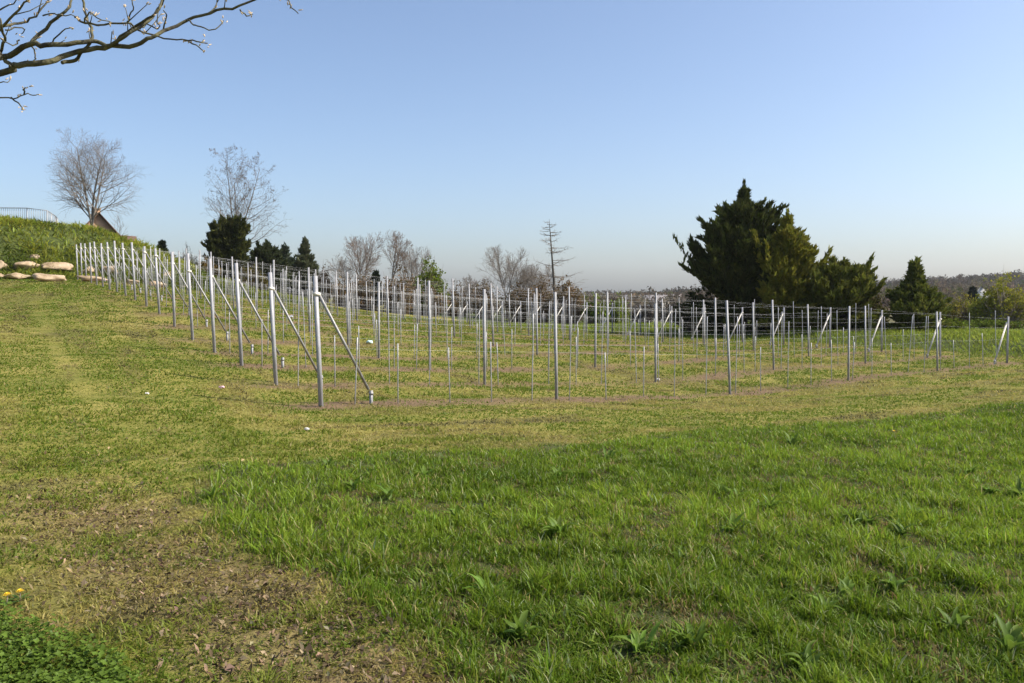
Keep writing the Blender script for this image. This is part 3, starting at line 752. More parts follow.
conifer('conifer', 162, 78, 241, 12, 'small dark conifer beyond the end of the bank', 47, (.012, .018, .010), (.035, .045, .02), lambda f: (1 - f) ** .6, 140, 10, 8, .18, upb=.4)
bush('shrub', 172, 74, 256, 14, 'brown shrub below the small dark conifer', 48, (.06, .045, .025), (.12, .09, .05), 500, 5, .14)
bush('shrub', 188, 70, 247, 11, 'grey leafless-looking shrub left of the dark evergreen', 49, (.10, .09, .075), (.18, .16, .135), 500, 3, .07, 'twig')
bush('shrub', 207, 64, 262, 14, 'orange-brown shrub at the foot of the dark evergreen', 50, (.12, .08, .025), (.2, .14, .04), 500, 5, .12)
bush('shrub', 252, 64, 268, 17, 'yellowish low shrub beneath the spreading cedar', 51, (.08, .075, .02), (.16, .13, .04), 600, 5, .12)
bush('shrub', 322, 72, 268, 14, 'brown bare shrub right of the cone-shaped conifer', 52, (.08, .06, .035), (.15, .11, .07), 500, 4, .10)

# middle group of bare trees and scrub
mk = dict(kids=[2, 2, 1], rmin=.007, ang=(22, 50), segs=[8, 5, 4, 3], taper=.6)
bare_tree('bare_tree', 361, 72, 230, 'leafless round-headed tree, first in the middle clump rising from the brown hedge', 61, depth=3, rad=.12, stems=3, fan=.4, trunkfrac=.3, mats=('bark', 'twig_red'), **mk)
bare_tree('bare_tree', 384, 73, 229, 'leafless tree leaning towards the green-topped tree in the middle clump', 62, depth=3, rad=.12, stems=2, fan=.2, trunkfrac=.4, lean=(.28, 0), mats=('bark', 'twig_red'), **mk)
bare_tree('bare_tree', 413, 74, 241, 'wispy leafless tree just before the green-topped tree in the middle clump', 63, depth=3, rad=.10, stems=4, fan=.5, trunkfrac=.25, mats=('bark', 'twig'), **mk)
bare_tree('bare_tree', 347, 71, 252, 'low leafless tree at the uphill end of the middle clump', 64, depth=3, rad=.08, stems=3, fan=.45, trunkfrac=.2, mats=('bark', 'twig'), **mk)
bare_tree('bare_tree', 507, 75, 243, 'leafless tree with pointed crown, tallest before the dead larch', 65, depth=3, rad=.11, stems=3, fan=.38, trunkfrac=.25, mats=('bark', 'twig'), **mk)
bare_tree('bare_tree', 524, 76, 256, 'rounded leafless tree between the pointed one and the dead larch', 66, depth=3, rad=.10, stems=4, fan=.42, trunkfrac=.25, mats=('bark', 'twig'), **mk)
bare_tree('bare_tree', 540, 77, 262, 'thin leafless tree close behind the dead larch', 67, depth=3, rad=.08, stems=3, fan=.4, trunkfrac=.2, mats=('bark', 'twig'), **mk)
bare_tree('bare_tree', 472, 80, 273, 'low wispy leafless tree in the gap of the hedge', 68, depth=3, rad=.07, stems=4, fan=.5, trunkfrac=.15, mats=('bark', 'twig'), **mk)
# dead larch: straight pole with drooping side branches
def larch(px, Y, ytop):
    R = random.Random(5); X = (px - 512) / F * Y; z0 = hgt(X, Y); H = EYE + (YH - ytop) * Y / F - z0
    e = empty('larch', (X, Y, z0), 'dead-looking larch with a bare pole trunk and thin level branches', 'tree')
    lean = -.075
    m = MB(); m.tube([(lean * H * t, 0, H * t) for t in (0, .3, .6, .85, 1)], [.15, .12, .075, .04, .012], 8); m.build('trunk', M['bark_dark'], e, True)
    out = []
    for k in range(60):
        t = R.uniform(.22, .98); a = R.uniform(0, 6.28); L = (1 - t) * H * .40 * R.uniform(.5, 1.15) + .35
        p = Vector((lean * H * t, 0, H * t)); d = Vector((math.cos(a), math.sin(a), R.uniform(-.1, .3))).normalized()
        for q in range(6):
            d = (d + Vector((R.gauss(0, .06), R.gauss(0, .06), -.05 + .035 * q))).normalized(); p2 = p + d * L / 6
            out.append((p.copy(), p2.copy(), .028 * (1 - q / 6) + .006, .028 * (1 - (q + 1) / 6) + .006, 1))
            for _ in range(2):
                s = (d + Vector((R.gauss(0, .6), R.gauss(0, .6), R.gauss(-.1, .4)))).normalized() * (L * .2 + .08)
                out.append((p2.copy(), p2 + s, .010, .006, 2))
            p = p2
    tube_part('crown', out, 'twig', e, 3)
larch(557, 72, 219)
hb = [(343, 68, 281, 16, 'brown leafless hedge bush at its uphill end', .09), (368, 68, 276, 22, 'russet hedge bush under the round-headed tree', .10), (400, 69, 272, 24, 'russet hedge bush under the leaning tree', .10),
      (428, 70, 281, 18, 'mixed brown and olive hedge bush below the green-topped tree', .09), (456, 74, 286, 20, 'low grey-brown hedge bush in the gap of the clumps', .09), (486, 74, 284, 20, 'grey-brown hedge bush at the foot of the pointed tree', .09),
      (517, 72, 287, 20, 'brown and green hedge bush between pointed tree and larch', .1), (541, 71, 281, 20, 'russet hedge bush at the foot of the larch', .1), (567, 70, 283, 22, 'big rounded russet bush just past the larch', .11)]
for k, (px, Y, yt, hw, lab, sz) in enumerate(hb):
    bush('hedge_bush', px, Y, yt, hw, lab, 80 + k, (.10, .072, .032), (.26, .175, .09), 1000, 4, sz + .03, 'twig_red', group='bushes of the brown hedge', leafgap=.3)
bush('green_tree', 430, 71, 263, 25, 'fresh green-topped small tree at the downhill edge of the middle clump', 95, (.07, .10, .012), (.22, .28, .035), 1700, 6, .13)
conifer('cypress', 376, 67.5, 271, 5, 'slim dark cypress standing in the russet hedge', 96, (.012, .02, .010), (.03, .04, .018), lambda f: (1 - f) ** .4, 120, 9, 8, .15, upb=1.0)
bush('bush', 596, 68, 297, 14, 'bright green bush right of the russet hedge', 97, (.10, .14, .015), (.26, .32, .04), 700, 6, .12)
bush('bush', 619, 69, 300, 14, 'bright green bush with trailing shoots in the open gap', 98, (.10, .14, .015), (.26, .32, .04), 700, 6, .12)
bush('scrub', 645, 74, 302, 16, 'grey thorny scrub in the open gap', 99, (.06, .05, .04), (.12, .10, .085), 600, 4, .11, 'twig')
bush('scrub', 672, 72, 299, 18, 'grey-brown scrub running up to the tall dark conifer', 100, (.05, .045, .035), (.12, .10, .08), 800, 4, .11, 'twig')
# right edge
bush('willow', 1006, 58, 279, 34, 'yellow-green willow bush coming into leaf at the valley edge', 101, (.17, .18, .02), (.36, .34, .05), 1500, 6, .11, 'twig', leafgap=.3)
bush('willow', 960, 62, 296, 26, 'lower yellow-green willow bush beside the pointed juniper', 102, (.14, .135, .025), (.28, .25, .05), 1100, 5, .11, 'twig', leafgap=.3)
bush('bramble', 990, 50, 322, 34, 'dense green bramble below the willow bushes', 103, (.06, .085, .012), (.15, .19, .03), 1100, 6, .11)
bush('bramble', 940, 47, 321, 24, 'green bramble at the foot of the pointed juniper', 104, (.065, .09, .012), (.16, .2, .03), 900, 6, .11)
conifer('cypress', 973, 105, 287, 7, 'dark cypress before the white house in the valley', 105, (.015, .022, .016), (.04, .05, .03), lambda f: (1 - f) ** .35, 150, 9, 8, .3, upb=.9)

# ------------------------------------------------------------------ boulders
def boulder(px, yt, yb, wpx, label, seed):
    X, Y = ground_at(px, yb, 44, 70); R = np.random.default_rng(seed)
    hw = wpx / 2 * Y / F * .93; hh = max((yb - yt) * Y / F, .3) * .88; z = hgt(X, Y)
    import bmesh
    bm = bmesh.new(); bmesh.ops.create_icosphere(bm, subdivisions=4, radius=1)
    planes = [Vector(R.normal(0, 1, 3)).normalized() for _ in range(9)]
    offs = R.uniform(.50, .82, 9)
    for v in bm.verts:
        c = v.co.copy()
        c = Vector((math.copysign(abs(c.x) ** .65, c.x), math.copysign(abs(c.y) ** .65, c.y), math.copysign(abs(c.z) ** .6, c.z)))
        for p, o in zip(planes, offs):
            e = c.dot(p) - o
            if e > 0: c -= p * e * .96
        nn = .20 * mnoise.noise(c * 1.3 + Vector((seed, 0, 0))) + .09 * mnoise.noise(c * 3.1 + Vector((0, seed, 0))) + .04 * mnoise.noise(c * 7 + Vector((0, 0, seed)))
        v.co = Vector((c.x * hw * 1.08, c.y * hw * .6, c.z * hh * .6)) * (1 + nn)
    me = bpy.data.meshes.new('boulder'); bm.to_mesh(me); bm.free(); me.materials.append(M['stone'])
    for p in me.polygons: p.use_smooth = True
    o = bpy.data.objects.new('boulder', me); C.objects.link(o)
    o.location = (X, Y, z + hh * .38); o.rotation_euler = (R.normal(0, .06), R.normal(0, .06), .64 + R.normal(0, .1))
    return tag(o, label, 'boulder', 'pale boulders along the foot of the bank')
B = [(-4, 272, 279, 14, 'small pale boulder of the lower tier, farthest uphill and partly out of view'), (16, 272, 279, 29, 'flat pale boulder of the lower tier, uphill of the two-lobed one'), (54, 272, 281, 37, 'widest pale boulder of the lower tier, just before the last end post'),
     (94, 275, 283, 32, 'pale boulder of the lower tier seen through the last end posts'), (133, 279, 284, 12, 'small boulder behind the thirteenth row end'), (157, 280, 287, 18, 'boulder behind the seventh row end'), (187, 284, 289, 12, 'small boulder at the downhill end of the line'),
     (1, 259, 268, 16, 'ochre boulder of the upper tier at the edge of view'), (28, 260, 269, 25, 'broad pale boulder of the upper tier, under the smallest stone'), (58, 261, 270, 29, 'wedge-shaped pale boulder of the upper tier tapering towards the posts'),
     (90, 264, 274, 18, 'square boulder of the upper tier behind the last end posts'), (110, 264, 273, 16, 'upper boulder next to the square one behind the posts'), (167, 270, 277, 12, 'upper boulder above the one behind the seventh row end'), (35, 255, 259, 9, 'smallest pale stone alone above the upper tier')]
for k, b in enumerate(B): boulder(*b, 200 + k)

# ------------------------------------------------------------------ railing on the bank
def railing():
    pl = [at(-120, 209, 57), at(-45, 207.5, 56), at(27, 208, 55), at(47, 210.5, 54.6), at(55.5, 216, 60), at(58, 219, 68)]
    e = empty('railing', (pl[2].x, pl[2].y, pl[2].z - 1.15), 'pale metal railing with upright bars on top of the grassy bank', 'railing')
    o = Vector(e.location); top, low = MB(), MB()
    P = [p - o for p in pl]
    top.tube(P, .03, 6); top.build('top_rail', M['rail'], e)
    low.tube([p - Vector((0, 0, 1.0)) for p in P], .02, 6); low.build('bottom_rail', M['rail'], e)
    bars = MB()
    for a, b in zip(P[:-1], P[1:]):
        n = int((b - a).length / (.16 if a.x < (pl[3] - o).x - .01 else .6))
        for k in range(1, n):
            p = a.lerp(b, k / n); bars.tube([p - Vector((0, 0, 1.0)), p], .016, 4)
    bars.build('upright_bars', M['rail'], e)
    for a, b in zip(P[:-1], P[1:]):
        n = max(1, int((b - a).length / 2.4))
        for k in range(n):
            p = a.lerp(b, k / n); m = MB(); m.tube([p - Vector((0, 0, 1.9)), p + Vector((0, 0, .02))], .035, 6); m.build('rail_post', M['rail'], e)
railing()

# ------------------------------------------------------------------ houses
def gable(m, hw, hd, z0, ze, za):
    vs = [(-hw, -hd, z0), (hw, -hd, z0), (hw, -hd, ze), (0, -hd, za), (-hw, -hd, ze), (-hw, hd, z0), (hw, hd, z0), (hw, hd, ze), (0, hd, za), (-hw, hd, ze)]
    m.add(vs, [[0, 1, 2, 3, 4], [9, 8, 7, 6, 5], [1, 6, 7, 2], [5, 0, 4, 9], [0, 5, 6, 1], [2, 7, 8, 3], [4, 3, 8, 9]])
def roof_slabs(m, hw, hd, ze, za, th=.14, ov=.35):
    sl = (za - ze) / hw
    for sx in (-1, 1):
        a = [(0, za + .03), (sx * (hw + ov), ze - sl * ov + .03), (sx * (hw + ov), ze - sl * ov + .03 + th), (0, za + .03 + th)]
        vs = [(x, -hd - ov, z) for x, z in a] + [(x, hd + ov, z) for x, z in a]
        f = [[0, 1, 2, 3], [7, 6, 5, 4], [0, 4, 5, 1], [1, 5, 6, 2], [2, 6, 7, 3], [3, 7, 4, 0]]
        m.add(vs, f if sx > 0 else [q[::-1] for q in f])
def house():
    ap = at(94, 218, 78); z0 = hgt(ap.x, ap.y) - 1
    e = empty('house', (ap.x, ap.y, z0), 'orange-walled house with brown gable roof and chimney half hidden by the bank', 'house', None, math.radians(31))
    za = ap.z - z0; hw = 1.75; ze = za - hw * 1.15
    m = MB(); gable(m, hw, 4.5, 0, ze, za); m.build('wall', M['brick'], e)
    m = MB(); roof_slabs(m, hw, 4.5, ze, za); rf = m.build('roof', M['roof'], e)
    m = MB(); m.box((-.05, -3.6, za - .45), (.52, .6, 1.8)); m.box((-.05, -3.6, za + .49), (.62, .7, .1)); m.build('chimney', M['brick'], rf)
    m = MB(); m.box((0, -4.53, ze - .4), (1.1, .1, 1.2)); fr = m.build('window', M['wall_white'], e)
    m = MB(); m.box((0, -4.59, ze - .4), (.9, .05, 1.0)); m.build('pane', M['glass'], fr)
    # lower wing to the side
    m = MB(); m.box((2.45, .6, ze / 2 - .1), (1.7, 4.4, ze - .2)); m.build('wing_wall', M['brick'], e)
    top_ = at(122, 234.5, 78).z - z0; low_ = at(122, 246, 78).z - z0
    m = MB(); m.add([(1.3, -2.3, low_), (3.5, -2.3, low_), (3.5, -1.0, top_ - .1), (1.3, -1.0, top_), (1.3, 3.4, low_), (3.5, 3.4, low_), (3.5, 2.4, top_ - .1), (1.3, 2.4, top_)],
                    [[0, 1, 2, 3], [7, 6, 5, 4], [3, 2, 6, 7], [1, 5, 6, 2], [0, 3, 7, 4], [0, 4, 5, 1]]); m.build('wing_roof', M['roof'], e)
house()
def white_house():
    p = at(981, 300, 150); z0 = hgt(p.x, p.y) - .3; e = empty('house', (p.x, p.y, z0), 'small white gabled house behind the dark cypress in the valley', 'house', None, -.5)
    za = at(981, 287, 150).z - z0; ze = za - 1.6
    m = MB(); gable(m, 1.6, 4, 0, ze, za); m.build('wall', M['wall_white'], e)
    m = MB(); roof_slabs(m, 1.6, 4, ze, za, .1, .2); m.build('roof', M['roof_grey'], e)
    m = MB(); m.box((.4, -4.03, ze - .8), (.7, .08, .9)); f = m.build('window', M['wood'], e)
    m = MB(); m.box((.4, -4.08, ze - .8), (.55, .03, .75)); m.build('pane', M['glass'], f)
white_house()
def far_house(px, py_top, Y, hw, wall, roof, rz, label):
    t = at(px, py_top, Y); z0 = hgt(t.x, t.y) - .3; za = max(t.z - z0, 4.5); ze = za - hw * .7
    e = empty('house', (t.x, t.y, z0), label, 'house', None, rz)
    m = MB(); gable(m, hw, hw * 1.5, 0, ze, za); m.build('wall', M[wall], e)
    m = MB(); roof_slabs(m, hw, hw * 1.5, ze, za, .15, .25); m.build('roof', M[roof], e)
far_house(653, 295.5, 260, 3.2, 'wall_white', 'roof_grey', .9, 'tiny pale house with grey roof in the open gap, farther from the tall dark conifer')
far_house(668, 294.5, 300, 3.0, 'wall_white', 'roof_grey', 1.2, 'tiny pale house with grey roof in the gap, closest to the tall dark conifer')
far_house(634, 297, 320, 3.4, 'wall_white', 'roof_grey', .5, 'tiny white house with grey roof in the gap, nearest the bright green bushes')

# ------------------------------------------------------------------ far woods (stuff)
def far_wood(name, r0, r1, n, c1, c2, label, tri=46, az0=540, az1=1180, top=7):
    az = rng.uniform(az0, az1, n); Rr = np.sqrt(rng.uniform(r0 ** 2, r1 ** 2, n))
    th = np.arctan((az - 512) / F); X = Rr * np.sin(th); Y = Rr * np.cos(th); Z = height_np(X, Y)
    k = fbm(X * .006 + 5, Y * .006) > .40; X, Y, Z = X[k], Y[k], Z[k]; n = len(X)
    Hh = rng.uniform(.6, 1.1, n) * top; Wd = Hh * rng.uniform(.3, .5, n)
    v = rng.normal(0, 1, (n, tri, 3)); v /= np.linalg.norm(v, axis=2, keepdims=True); v *= rng.random((n, tri, 1)) ** .4
    P = np.stack([X, Y, Z + Hh * .55], 1)[:, None] + v * np.stack([Wd, Wd, Hh * .5], 1)[:, None]
    P = P.reshape(-1, 3); m = len(P); sz = np.repeat(Hh, tri)[:, None] * rng.uniform(.06, .16, (m, 1))
    a = rng.normal(0, 1, (m, 3)); b = rng.normal(0, 1, (m, 3)); a /= np.linalg.norm(a, axis=1, keepdims=True); b /= np.linalg.norm(b, axis=1, keepdims=True)
    Vv = np.stack([P - a * sz, P + b * sz, P + a * sz], 1).reshape(-1, 3)
    col = jit(mixc(c1, c2, rng.random(n)), .15)
    tag(mesh_np(name, Vv, np.arange(m * 3), np.full(m, 3), M['leaf'], np.repeat(col, tri * 3, 0)), label, 'woodland', kind='stuff')
far_wood('valley_scrub', 170, 420, 900, (.10, .08, .055), (.17, .13, .085), 'brownish leafless scrub on the near valley side', 60, top=5)
far_wood('valley_greenery', 170, 450, 160, (.07, .085, .025), (.15, .15, .04), 'fresh green trees dotted over the valley', 60, top=5)
far_wood('far_woodland', 420, 1000, 2600, (.075, .065, .05), (.13, .11, .085), 'grey-brown woods on the far slope', 60, top=7)
far_wood('ridge_woodland', 1000, 2400, 2600, (.06, .06, .045), (.09, .085, .065), 'blue-hazed woods on the skyline ridge', 40, top=9)

# ------------------------------------------------------------------ dock plants, dandelions, litter
def leaf_strip(m, base, az, L, W, rise, droop, R):
    d = Vector((math.cos(az), math.sin(az), 0)); s = Vector((-math.sin(az), math.cos(az), 0)); rows = []
    wp = (.25, .8, 1, .9, .6, .08)
    for k in range(6):
        t = k / 5; c = Vector(base) + d * L * (t * (.45 + .55 * t * droop)) + Vector((0, 0, L * rise * (t - droop * .75 * t * t)))
        w = W * .5 * wp[k] * (1 + R.uniform(-.1, .1)); lift = Vector((0, 0, w * .55))
        rows.append((c - s * w + lift, c, c + s * w + lift))
    vs = [v for r in rows for v in r]
    fs = []
    for k in range(5):
        a = k * 3; fs += [[a, a + 1, a + 4, a + 3], [a + 1, a + 2, a + 5, a + 4]]
    m.add(vs, fs)
docks = [(329, 467), (425, 479), (354, 491), (390, 500), (457, 522), (212, 500), (734, 472), (721, 495), (792, 446), (970, 475), (991, 496), (1019, 498), (850, 522), (870, 526), (916, 520), (732, 534), (771, 511), (902, 538), (844, 595), (825, 616), (895, 592), (953, 633), (692, 650), (808, 674), (1011, 655), (490, 600), (560, 536), (680, 562), (640, 652), (738, 500), (858, 527), (560, 480), (610, 460), (520, 640)]
dk = sorted([(ground_at(px, py, 2.5, 30), px) for px, py in docks], key=lambda q: q[0][1])
bands = [dk[0:7], dk[7:14], dk[14:21], dk[21:28], dk[28:]]
bn = ['nearest us in the tall grass', 'in the tall grass just behind the nearest ones', 'in the middle of the tall grass', 'well back in the tall grass', 'at the far rim of the tall grass']
for b, name in zip(bands, bn):
    b = sorted(b, key=lambda q: q[1])
    for r, ((X, Y), px) in enumerate(b):
        R = random.Random(int(px * 7)); m = MB(); nl = R.randint(9, 17)
        sc = R.uniform(.8, 1.2)
        for q in range(nl):
            leaf_strip(m, (R.gauss(0, .015), R.gauss(0, .015), 0), R.uniform(0, 6.28), R.uniform(.07, .15) * sc, R.uniform(.022, .036) * sc, R.uniform(.95, 1.5), R.uniform(.35, .95), R)
        V_np = np.array([tuple(v) for v in m.v]); shade = R.uniform(.85, 1.15)
        t = np.repeat(jit(np.tile(np.array([(.14, .22, .03)]), (nl, 1)) * shade, .12), 18, 0)
        o = mesh_np('dock_plant', V_np, m.l, m.n, M['dock'], t, smooth=True); o.location = (X, Y, hgt(X, Y))
        tag(o, f'dock clump {name}, {NTH[r]} of seven from left', 'weed', 'dock clumps in the tall grass')
def dandelion(px, py, label, hstem):
    X, Y = ground_at(px, py, 2.5, 30); z = hgt(X, Y); e = empty('dandelion', (X, Y, z), label, 'flower', 'yellow dandelions'); R = random.Random(px)
    m = MB(); m.tube([(0, 0, 0), (.006, 0, hstem * .5), (.004, .004, hstem)], .0022, 5); m.build('stem', M['twig'], e)
    m = MB()
    for ring, (rr, zz, nn) in enumerate(((.019, .0, 16), (.014, .005, 12), (.008, .009, 8))):
        for q in range(nn):
            a = 2 * math.pi * q / nn + ring * .2; c, s = math.cos(a), math.sin(a)
            m.add([(.004, .004, hstem + zz), (.004 + c * rr - s * .003, .004 + s * rr + c * .003, hstem + zz + .005), (.004 + c * rr + s * .003, .004 + s * rr - c * .003, hstem + zz + .006)], [[0, 1, 2]])
    m.build('flower_head', M['yellow'], e)
    m = MB()
    for q in range(5): leaf_strip(m, (0, 0, 0), q * 1.3, .09, .018, .4, .6, R)
    mesh_np('leaves', np.array([tuple(v) for v in m.v]), m.l, m.n, M['dock'], np.tile((.09, .16, .035), (len(m.v), 1)), e)
dandelion(6, 606, 'yellow dandelion at the edge of view above the round-leaved ground cover', .05)
dandelion(19, 602, 'yellow dandelion inside the other one above the round-leaved ground cover', .045)
dandelion(894, 440, 'lone yellow dandelion in the tall grass near its far rim', .12)
def litter(px, py, size, mat, label, name='litter'):
    X, Y = ground_at(px, py, 4, 70); R = np.random.default_rng(int(px)); import bmesh
    bm = bmesh.new(); bmesh.ops.create_icosphere(bm, subdivisions=2, radius=1)
    for v in bm.verts:
        f = R.uniform(.55, 1.1); v.co = Vector((v.co.x * size * f, v.co.y * size * .6 * f, max(v.co.z, -.5) * size * .55 * f))
    me = bpy.data.meshes.new(name); bm.to_mesh(me); bm.free(); me.materials.append(M[mat])
    o = bpy.data.objects.new(name, me); C.objects.link(o); o.location = (X, Y, hgt(X, Y) + size * .3 + .015); tag(o, label, 'litter')
litter(222, 389, .055, 'pink', 'crumpled pink scrap lying on mown grass before the braced posts')
litter(307, 431, .035, 'paper', 'small pale scrap lying between the mown path and tall grass')
litter(291, 318, .12, 'plastic_white', 'white plastic scrap caught between the braced rows')
litter(370, 344, .13, 'greenbag', 'pale green plastic bag lying among the vine stakes')
litter(147, 395, .035, 'paper', 'small whitish scrap on the mown slope below the pink one')
litter(658, 381, .07, 'paper', 'pale scrap at the foot of a line post')

# ------------------------------------------------------------------ overhanging tree, trunk outside the view
def overhang():
    Yb = 4.2; R = random.Random(12)
    tx, ty = -5.3, 4.9; z0 = hgt(tx, ty) - .1
    e = empty('overhanging_tree', (tx, ty, z0), 'budding tree reaching its bare dark branches into the upper left sky', 'tree')
    o = Vector((tx, ty, z0))
    L = lambda p: at(p[0] / 3.303, p[1] / 3.303, p[2]) - o
    m = MB(); m.tube([(0, 0, 0), (.05, 0, 1.2), (.1, -.02, 2.4), (.05, .05, 3.8), (-.1, .1, 5.4)], [.21, .17, .15, .12, .07], 12); m.build('trunk', M['bark_moss'], e, True)
    j1 = [(.1, -.02, 2.35), (1.0, -.3, 2.55)]
    br = {
        'A': [(0, 240), (40, 222), (60, 212), (140, 205), (200, 190), (290, 163), (370, 152), (450, 148), (500, 125), (560, 95), (620, 65), (690, 42), (770, 28), (850, 0), (980, -40)],
        'B': [(0, 190), (30, 185), (100, 145), (150, 150), (250, 140), (320, 135), (350, 152), (400, 130), (440, 100), (490, 70), (520, 30), (545, -10)],
        'C': [(20, 188), (16, 202), (45, 215)],
        'D': [(205, 203), (240, 200), (265, 180), (300, 140), (300, 90), (285, 55), (272, -5)],
        'E': [(100, 145), (150, 95), (200, 50), (230, 20), (240, -10)],
        'F': [(0, 85), (50, 80), (90, 70), (130, 40), (160, 0)],
        'G': [(0, 100), (30, 60), (70, 20), (90, -5)],
        'H': [(250, 55), (280, 75), (340, 80), (420, 75), (450, 95), (500, 115), (560, 130), (620, 130), (660, 140), (685, 143)],
        'I': [(420, 75), (430, 45), (440, 25), (432, -8)],
        'J': [(620, 65), (640, 82), (660, 88), (710, 95), (738, 68)],
        'K': [(690, 42), (715, 20), (715, -10)],
        'M': [(880, -15), (950, 0), (965, 25), (985, 45)],
        'N': [(0, 175), (15, 130), (8, 100), (0, 60)],
        'O': [(60, 130), (45, 150), (0, 125)], 'Q': [(0, 30), (45, 10), (60, -8)], 'S': [(170, 145), (205, 100), (235, 92)],
        'T': [(100, 145), (115, 175), (118, 195), (95, 208)], 'U': [(380, 150), (400, 120), (470, 70), (515, 45), (535, 0)],
        'W': [(460, 98), (485, 82), (525, 95), (520, 60), (530, 20)], 'Xb': [(540, 95), (548, 50), (540, 35)], 'Y': [(610, 130), (650, 148), (675, 168)],
        'Z1': [(790, 30), (815, 50), (835, 48)], 'Z2': [(280, 75), (295, 40), (320, 60), (370, 75)], 'Z3': [(140, 50), (180, 45), (200, 50), (250, 55)], 'Z4': [(20, 100), (60, 90), (85, 100), (70, 112)],
        'L': [(-90, 330), (0, 322), (40, 325), (80, 310), (110, 315), (128, 312)], 'L2': [(40, 325), (65, 345), (72, 360)], 'L3': [(80, 310), (78, 292), (92, 288)], 'L4': [(-60, 280), (0, 270), (30, 268)]}
    wid = dict(A=(.020, .0045), B=(.016, .005), C=(.010, .010), D=(.010, .006), E=(.010, .005), U=(.008, .005), F=(.0075, .004), G=(.0075, .0035), H=(.0058, .003), N=(.008, .004))
    tips = []
    for key, pts in br.items():
        off = R.uniform(-.35, .35) if key not in ('A', 'B', 'C', 'D', 'U', 'E') else 0
        pl = []
        for k, p in enumerate(pts):
            yy = Yb + off * min(1, k / 2) + .06 * math.sin(k * 1.3 + len(key)) + (.04 * k if key in 'DE' else 0)
            pl.append(L((p[0], p[1], yy)))
        if key == 'A': pl = [Vector(j1[0]), Vector(j1[1]), Vector((1.9, -.5, 2.62))] + pl
        # smooth
        sm = []
        for a in range(len(pl) - 1):
            p0, p1, p2, p3 = pl[max(a - 1, 0)], pl[a], pl[a + 1], pl[min(a + 2, len(pl) - 1)]
            for t in (0, .33, .67):
                sm.append(.5 * ((2 * p1) + (p2 - p0) * t + (2 * p0 - 5 * p1 + 4 * p2 - p3) * t * t + (3 * p1 - p0 - 3 * p2 + p3) * t ** 3) + Vector((R.gauss(0, .003), R.gauss(0, .003), R.gauss(0, .003))))
        sm.append(pl[-1])
        w0, w1 = wid.get(key, (.0042, .0022))
        rad = [w0 + (w1 - w0) * (k / (len(sm) - 1)) for k in range(len(sm))]
        if key == 'A': rad = [max(r, .075 - .006 * k) if k < 9 else r for k, r in enumerate(rad)]
        m = MB(); m.tube(sm, rad, 8); m.build('branch', M['bark_moss'], e, True)
        tips.append((sm[-1], (sm[-1] - sm[-2]).normalized()))
        if key in 'ABDEFGHIKNUQ' and key != 'C':
            for k in range(4, len(sm) - 2, 5):
                if R.random() < (.75 if key not in 'A' else .35) and (key != 'A' or k > 24):
                    d0 = (sm[k + 1] - sm[k - 1]).normalized(); q = (d0 * .7 + Vector((R.gauss(0, .5), R.gauss(0, .5), R.uniform(.1, .8)))).normalized()
                    ln = R.uniform(.05, .16); p0 = sm[k]; p1 = p0 + q * ln * .5 + Vector((0, 0, R.gauss(0, .01))); p2 = p1 + (q + Vector((0, 0, .3))).normalized() * ln * .5
                    mt = MB(); mt.tube([p0, p1, p2], [.0030, .0024, .0018], 6); mt.build('twig', M['bark_moss'], e, True); tips.append((p2, q))
        if w0 < .011:
            for k in range(2, len(sm) - 1, 3):
                if R.random() < .6: tips.append((sm[k], Vector((R.gauss(0, 1), R.gauss(0, 1), R.gauss(.8, .5))).normalized()))
    # side branches outside the frame that carry the lower twigs
    for key in ('B', 'F', 'N', 'L', 'L4'):
        st = L((br[key][0][0], br[key][0][1], Yb)); m = MB(); s0 = Vector((.1, 0, 2.0 if key[0] == 'L' else 2.7)); mid = s0.lerp(st, .55) + Vector((0, .1, .12))
        m.tube([s0, mid, st], [.04, .02, wid.get(key, (.006, 0))[0]], 8); m.build('branch', M['bark_moss'], e, True)
    # buds with scales: small pointed ovals, clustered
    for p, d in tips:
        m = MB()
        for q in range(R.randint(1, 3)):
            dd = (d + Vector((R.gauss(0, .5), R.gauss(0, .5), R.gauss(.2, .5)))).normalized(); Ln = R.uniform(.014, .030)
            b = p + Vector((R.gauss(0, .008), R.gauss(0, .008), R.gauss(0, .008)))
            m.tube([b, b + dd * Ln * .3, b + dd * Ln * .65, b + dd * Ln], [.001, .0034, .0028, .0005], 5)
        m.build('bud_cluster', M['bud'], e, True)
overhang()

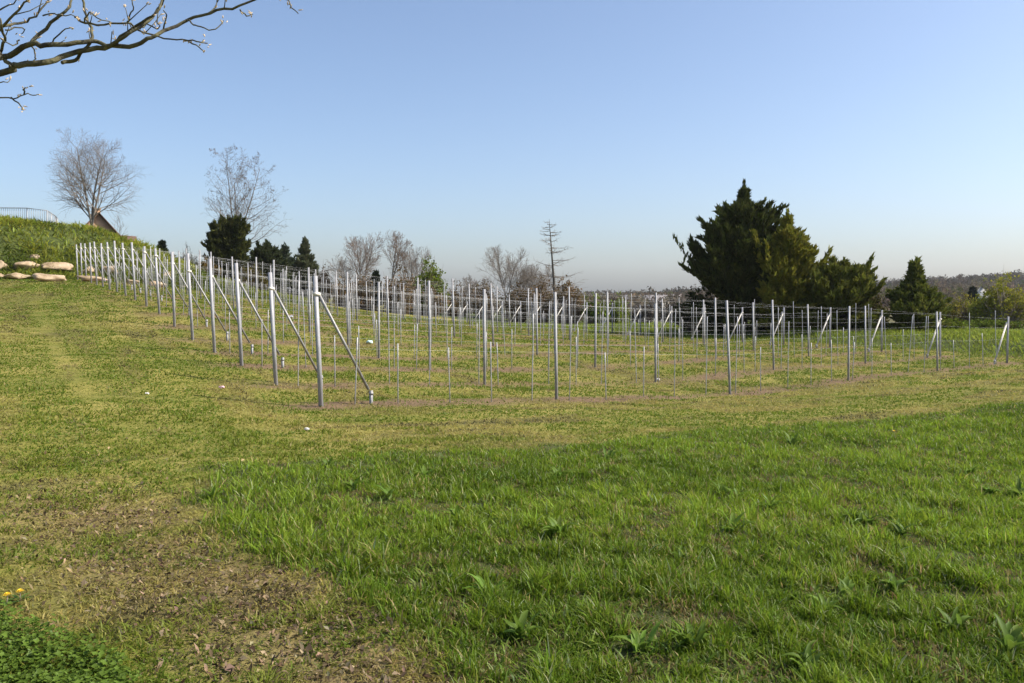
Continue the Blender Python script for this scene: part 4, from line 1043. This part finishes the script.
# ------------------------------------------------------------------ haze, sky, sun, camera
HAZE = .00014
m, nt, out = new_mat('haze_air')
pv = nt.nodes.new('ShaderNodeVolumePrincipled'); pv.inputs['Color'].default_value = (.92, .96, 1.0, 1); pv.inputs['Density'].default_value = HAZE; pv.inputs['Anisotropy'].default_value = .2
nt.links.new(pv.outputs['Volume'], out.inputs['Volume'])
mb = MB(); zlo, zhi = float(zf.min()) - 1, max(float(zf.max()) + 30, 60)
mb.box((0, 1000, (zlo + zhi) / 2), (5200, 3300, zhi - zlo))
tag(mb.build('haze', m), 'thin pale blue air over the valley', 'haze', kind='stuff')

sun_dir = Vector((1, -.03, 0)).normalized(); EL = math.radians(44)
S = Vector((sun_dir.x * math.cos(EL), sun_dir.y * math.cos(EL), math.sin(EL)))
ld = bpy.data.lights.new('Sun', 'SUN'); ld.energy = 3.9; ld.angle = math.radians(.5); ld.color = (1, .93, .82)
lo = bpy.data.objects.new('Sun', ld); C.objects.link(lo); lo.rotation_euler = S.to_track_quat('Z', 'Y').to_euler(); lo.location = S * 60
w = bpy.data.worlds.new('World'); bpy.context.scene.world = w; w.use_nodes = True
nt = w.node_tree; nt.nodes.clear()
sk = nt.nodes.new('ShaderNodeTexSky'); sk.sky_type = 'NISHITA'; sk.sun_disc = False; sk.sun_elevation = EL; sk.sun_rotation = math.atan2(sun_dir.x, sun_dir.y)
sk.altitude = 100; sk.air_density = .85; sk.dust_density = 2.4; sk.ozone_density = 2.4
bg = nt.nodes.new('ShaderNodeBackground'); bg.inputs['Strength'].default_value = .127
ow = nt.nodes.new('ShaderNodeOutputWorld'); nt.links.new(sk.outputs['Color'], bg.inputs['Color']); nt.links.new(bg.outputs[0], ow.inputs['Surface'])

cd = bpy.data.cameras.new('Camera'); co = bpy.data.objects.new('Camera', cd); C.objects.link(co)
co.location = (0, 0, EYE); co.rotation_euler = (math.radians(90), 0, 0)
cd.sensor_width = 36; cd.lens = F / 1024 * 36; cd.shift_y = -(341.5 - YH) / 1024; cd.clip_start = .05; cd.clip_end = 9000
sc = bpy.context.scene; sc.camera = co
sc.view_settings.view_transform = 'Standard'; sc.view_settings.look = 'None'; sc.view_settings.exposure = .72; sc.view_settings.gamma = 1
sc.render.engine = 'CYCLES'; sc.cycles.max_bounces = 6; sc.cycles.diffuse_bounces = 3; sc.cycles.transmission_bounces = 4; sc.cycles.volume_bounces = 0
sc.cycles.use_adaptive_sampling = True; sc.cycles.adaptive_threshold = .015
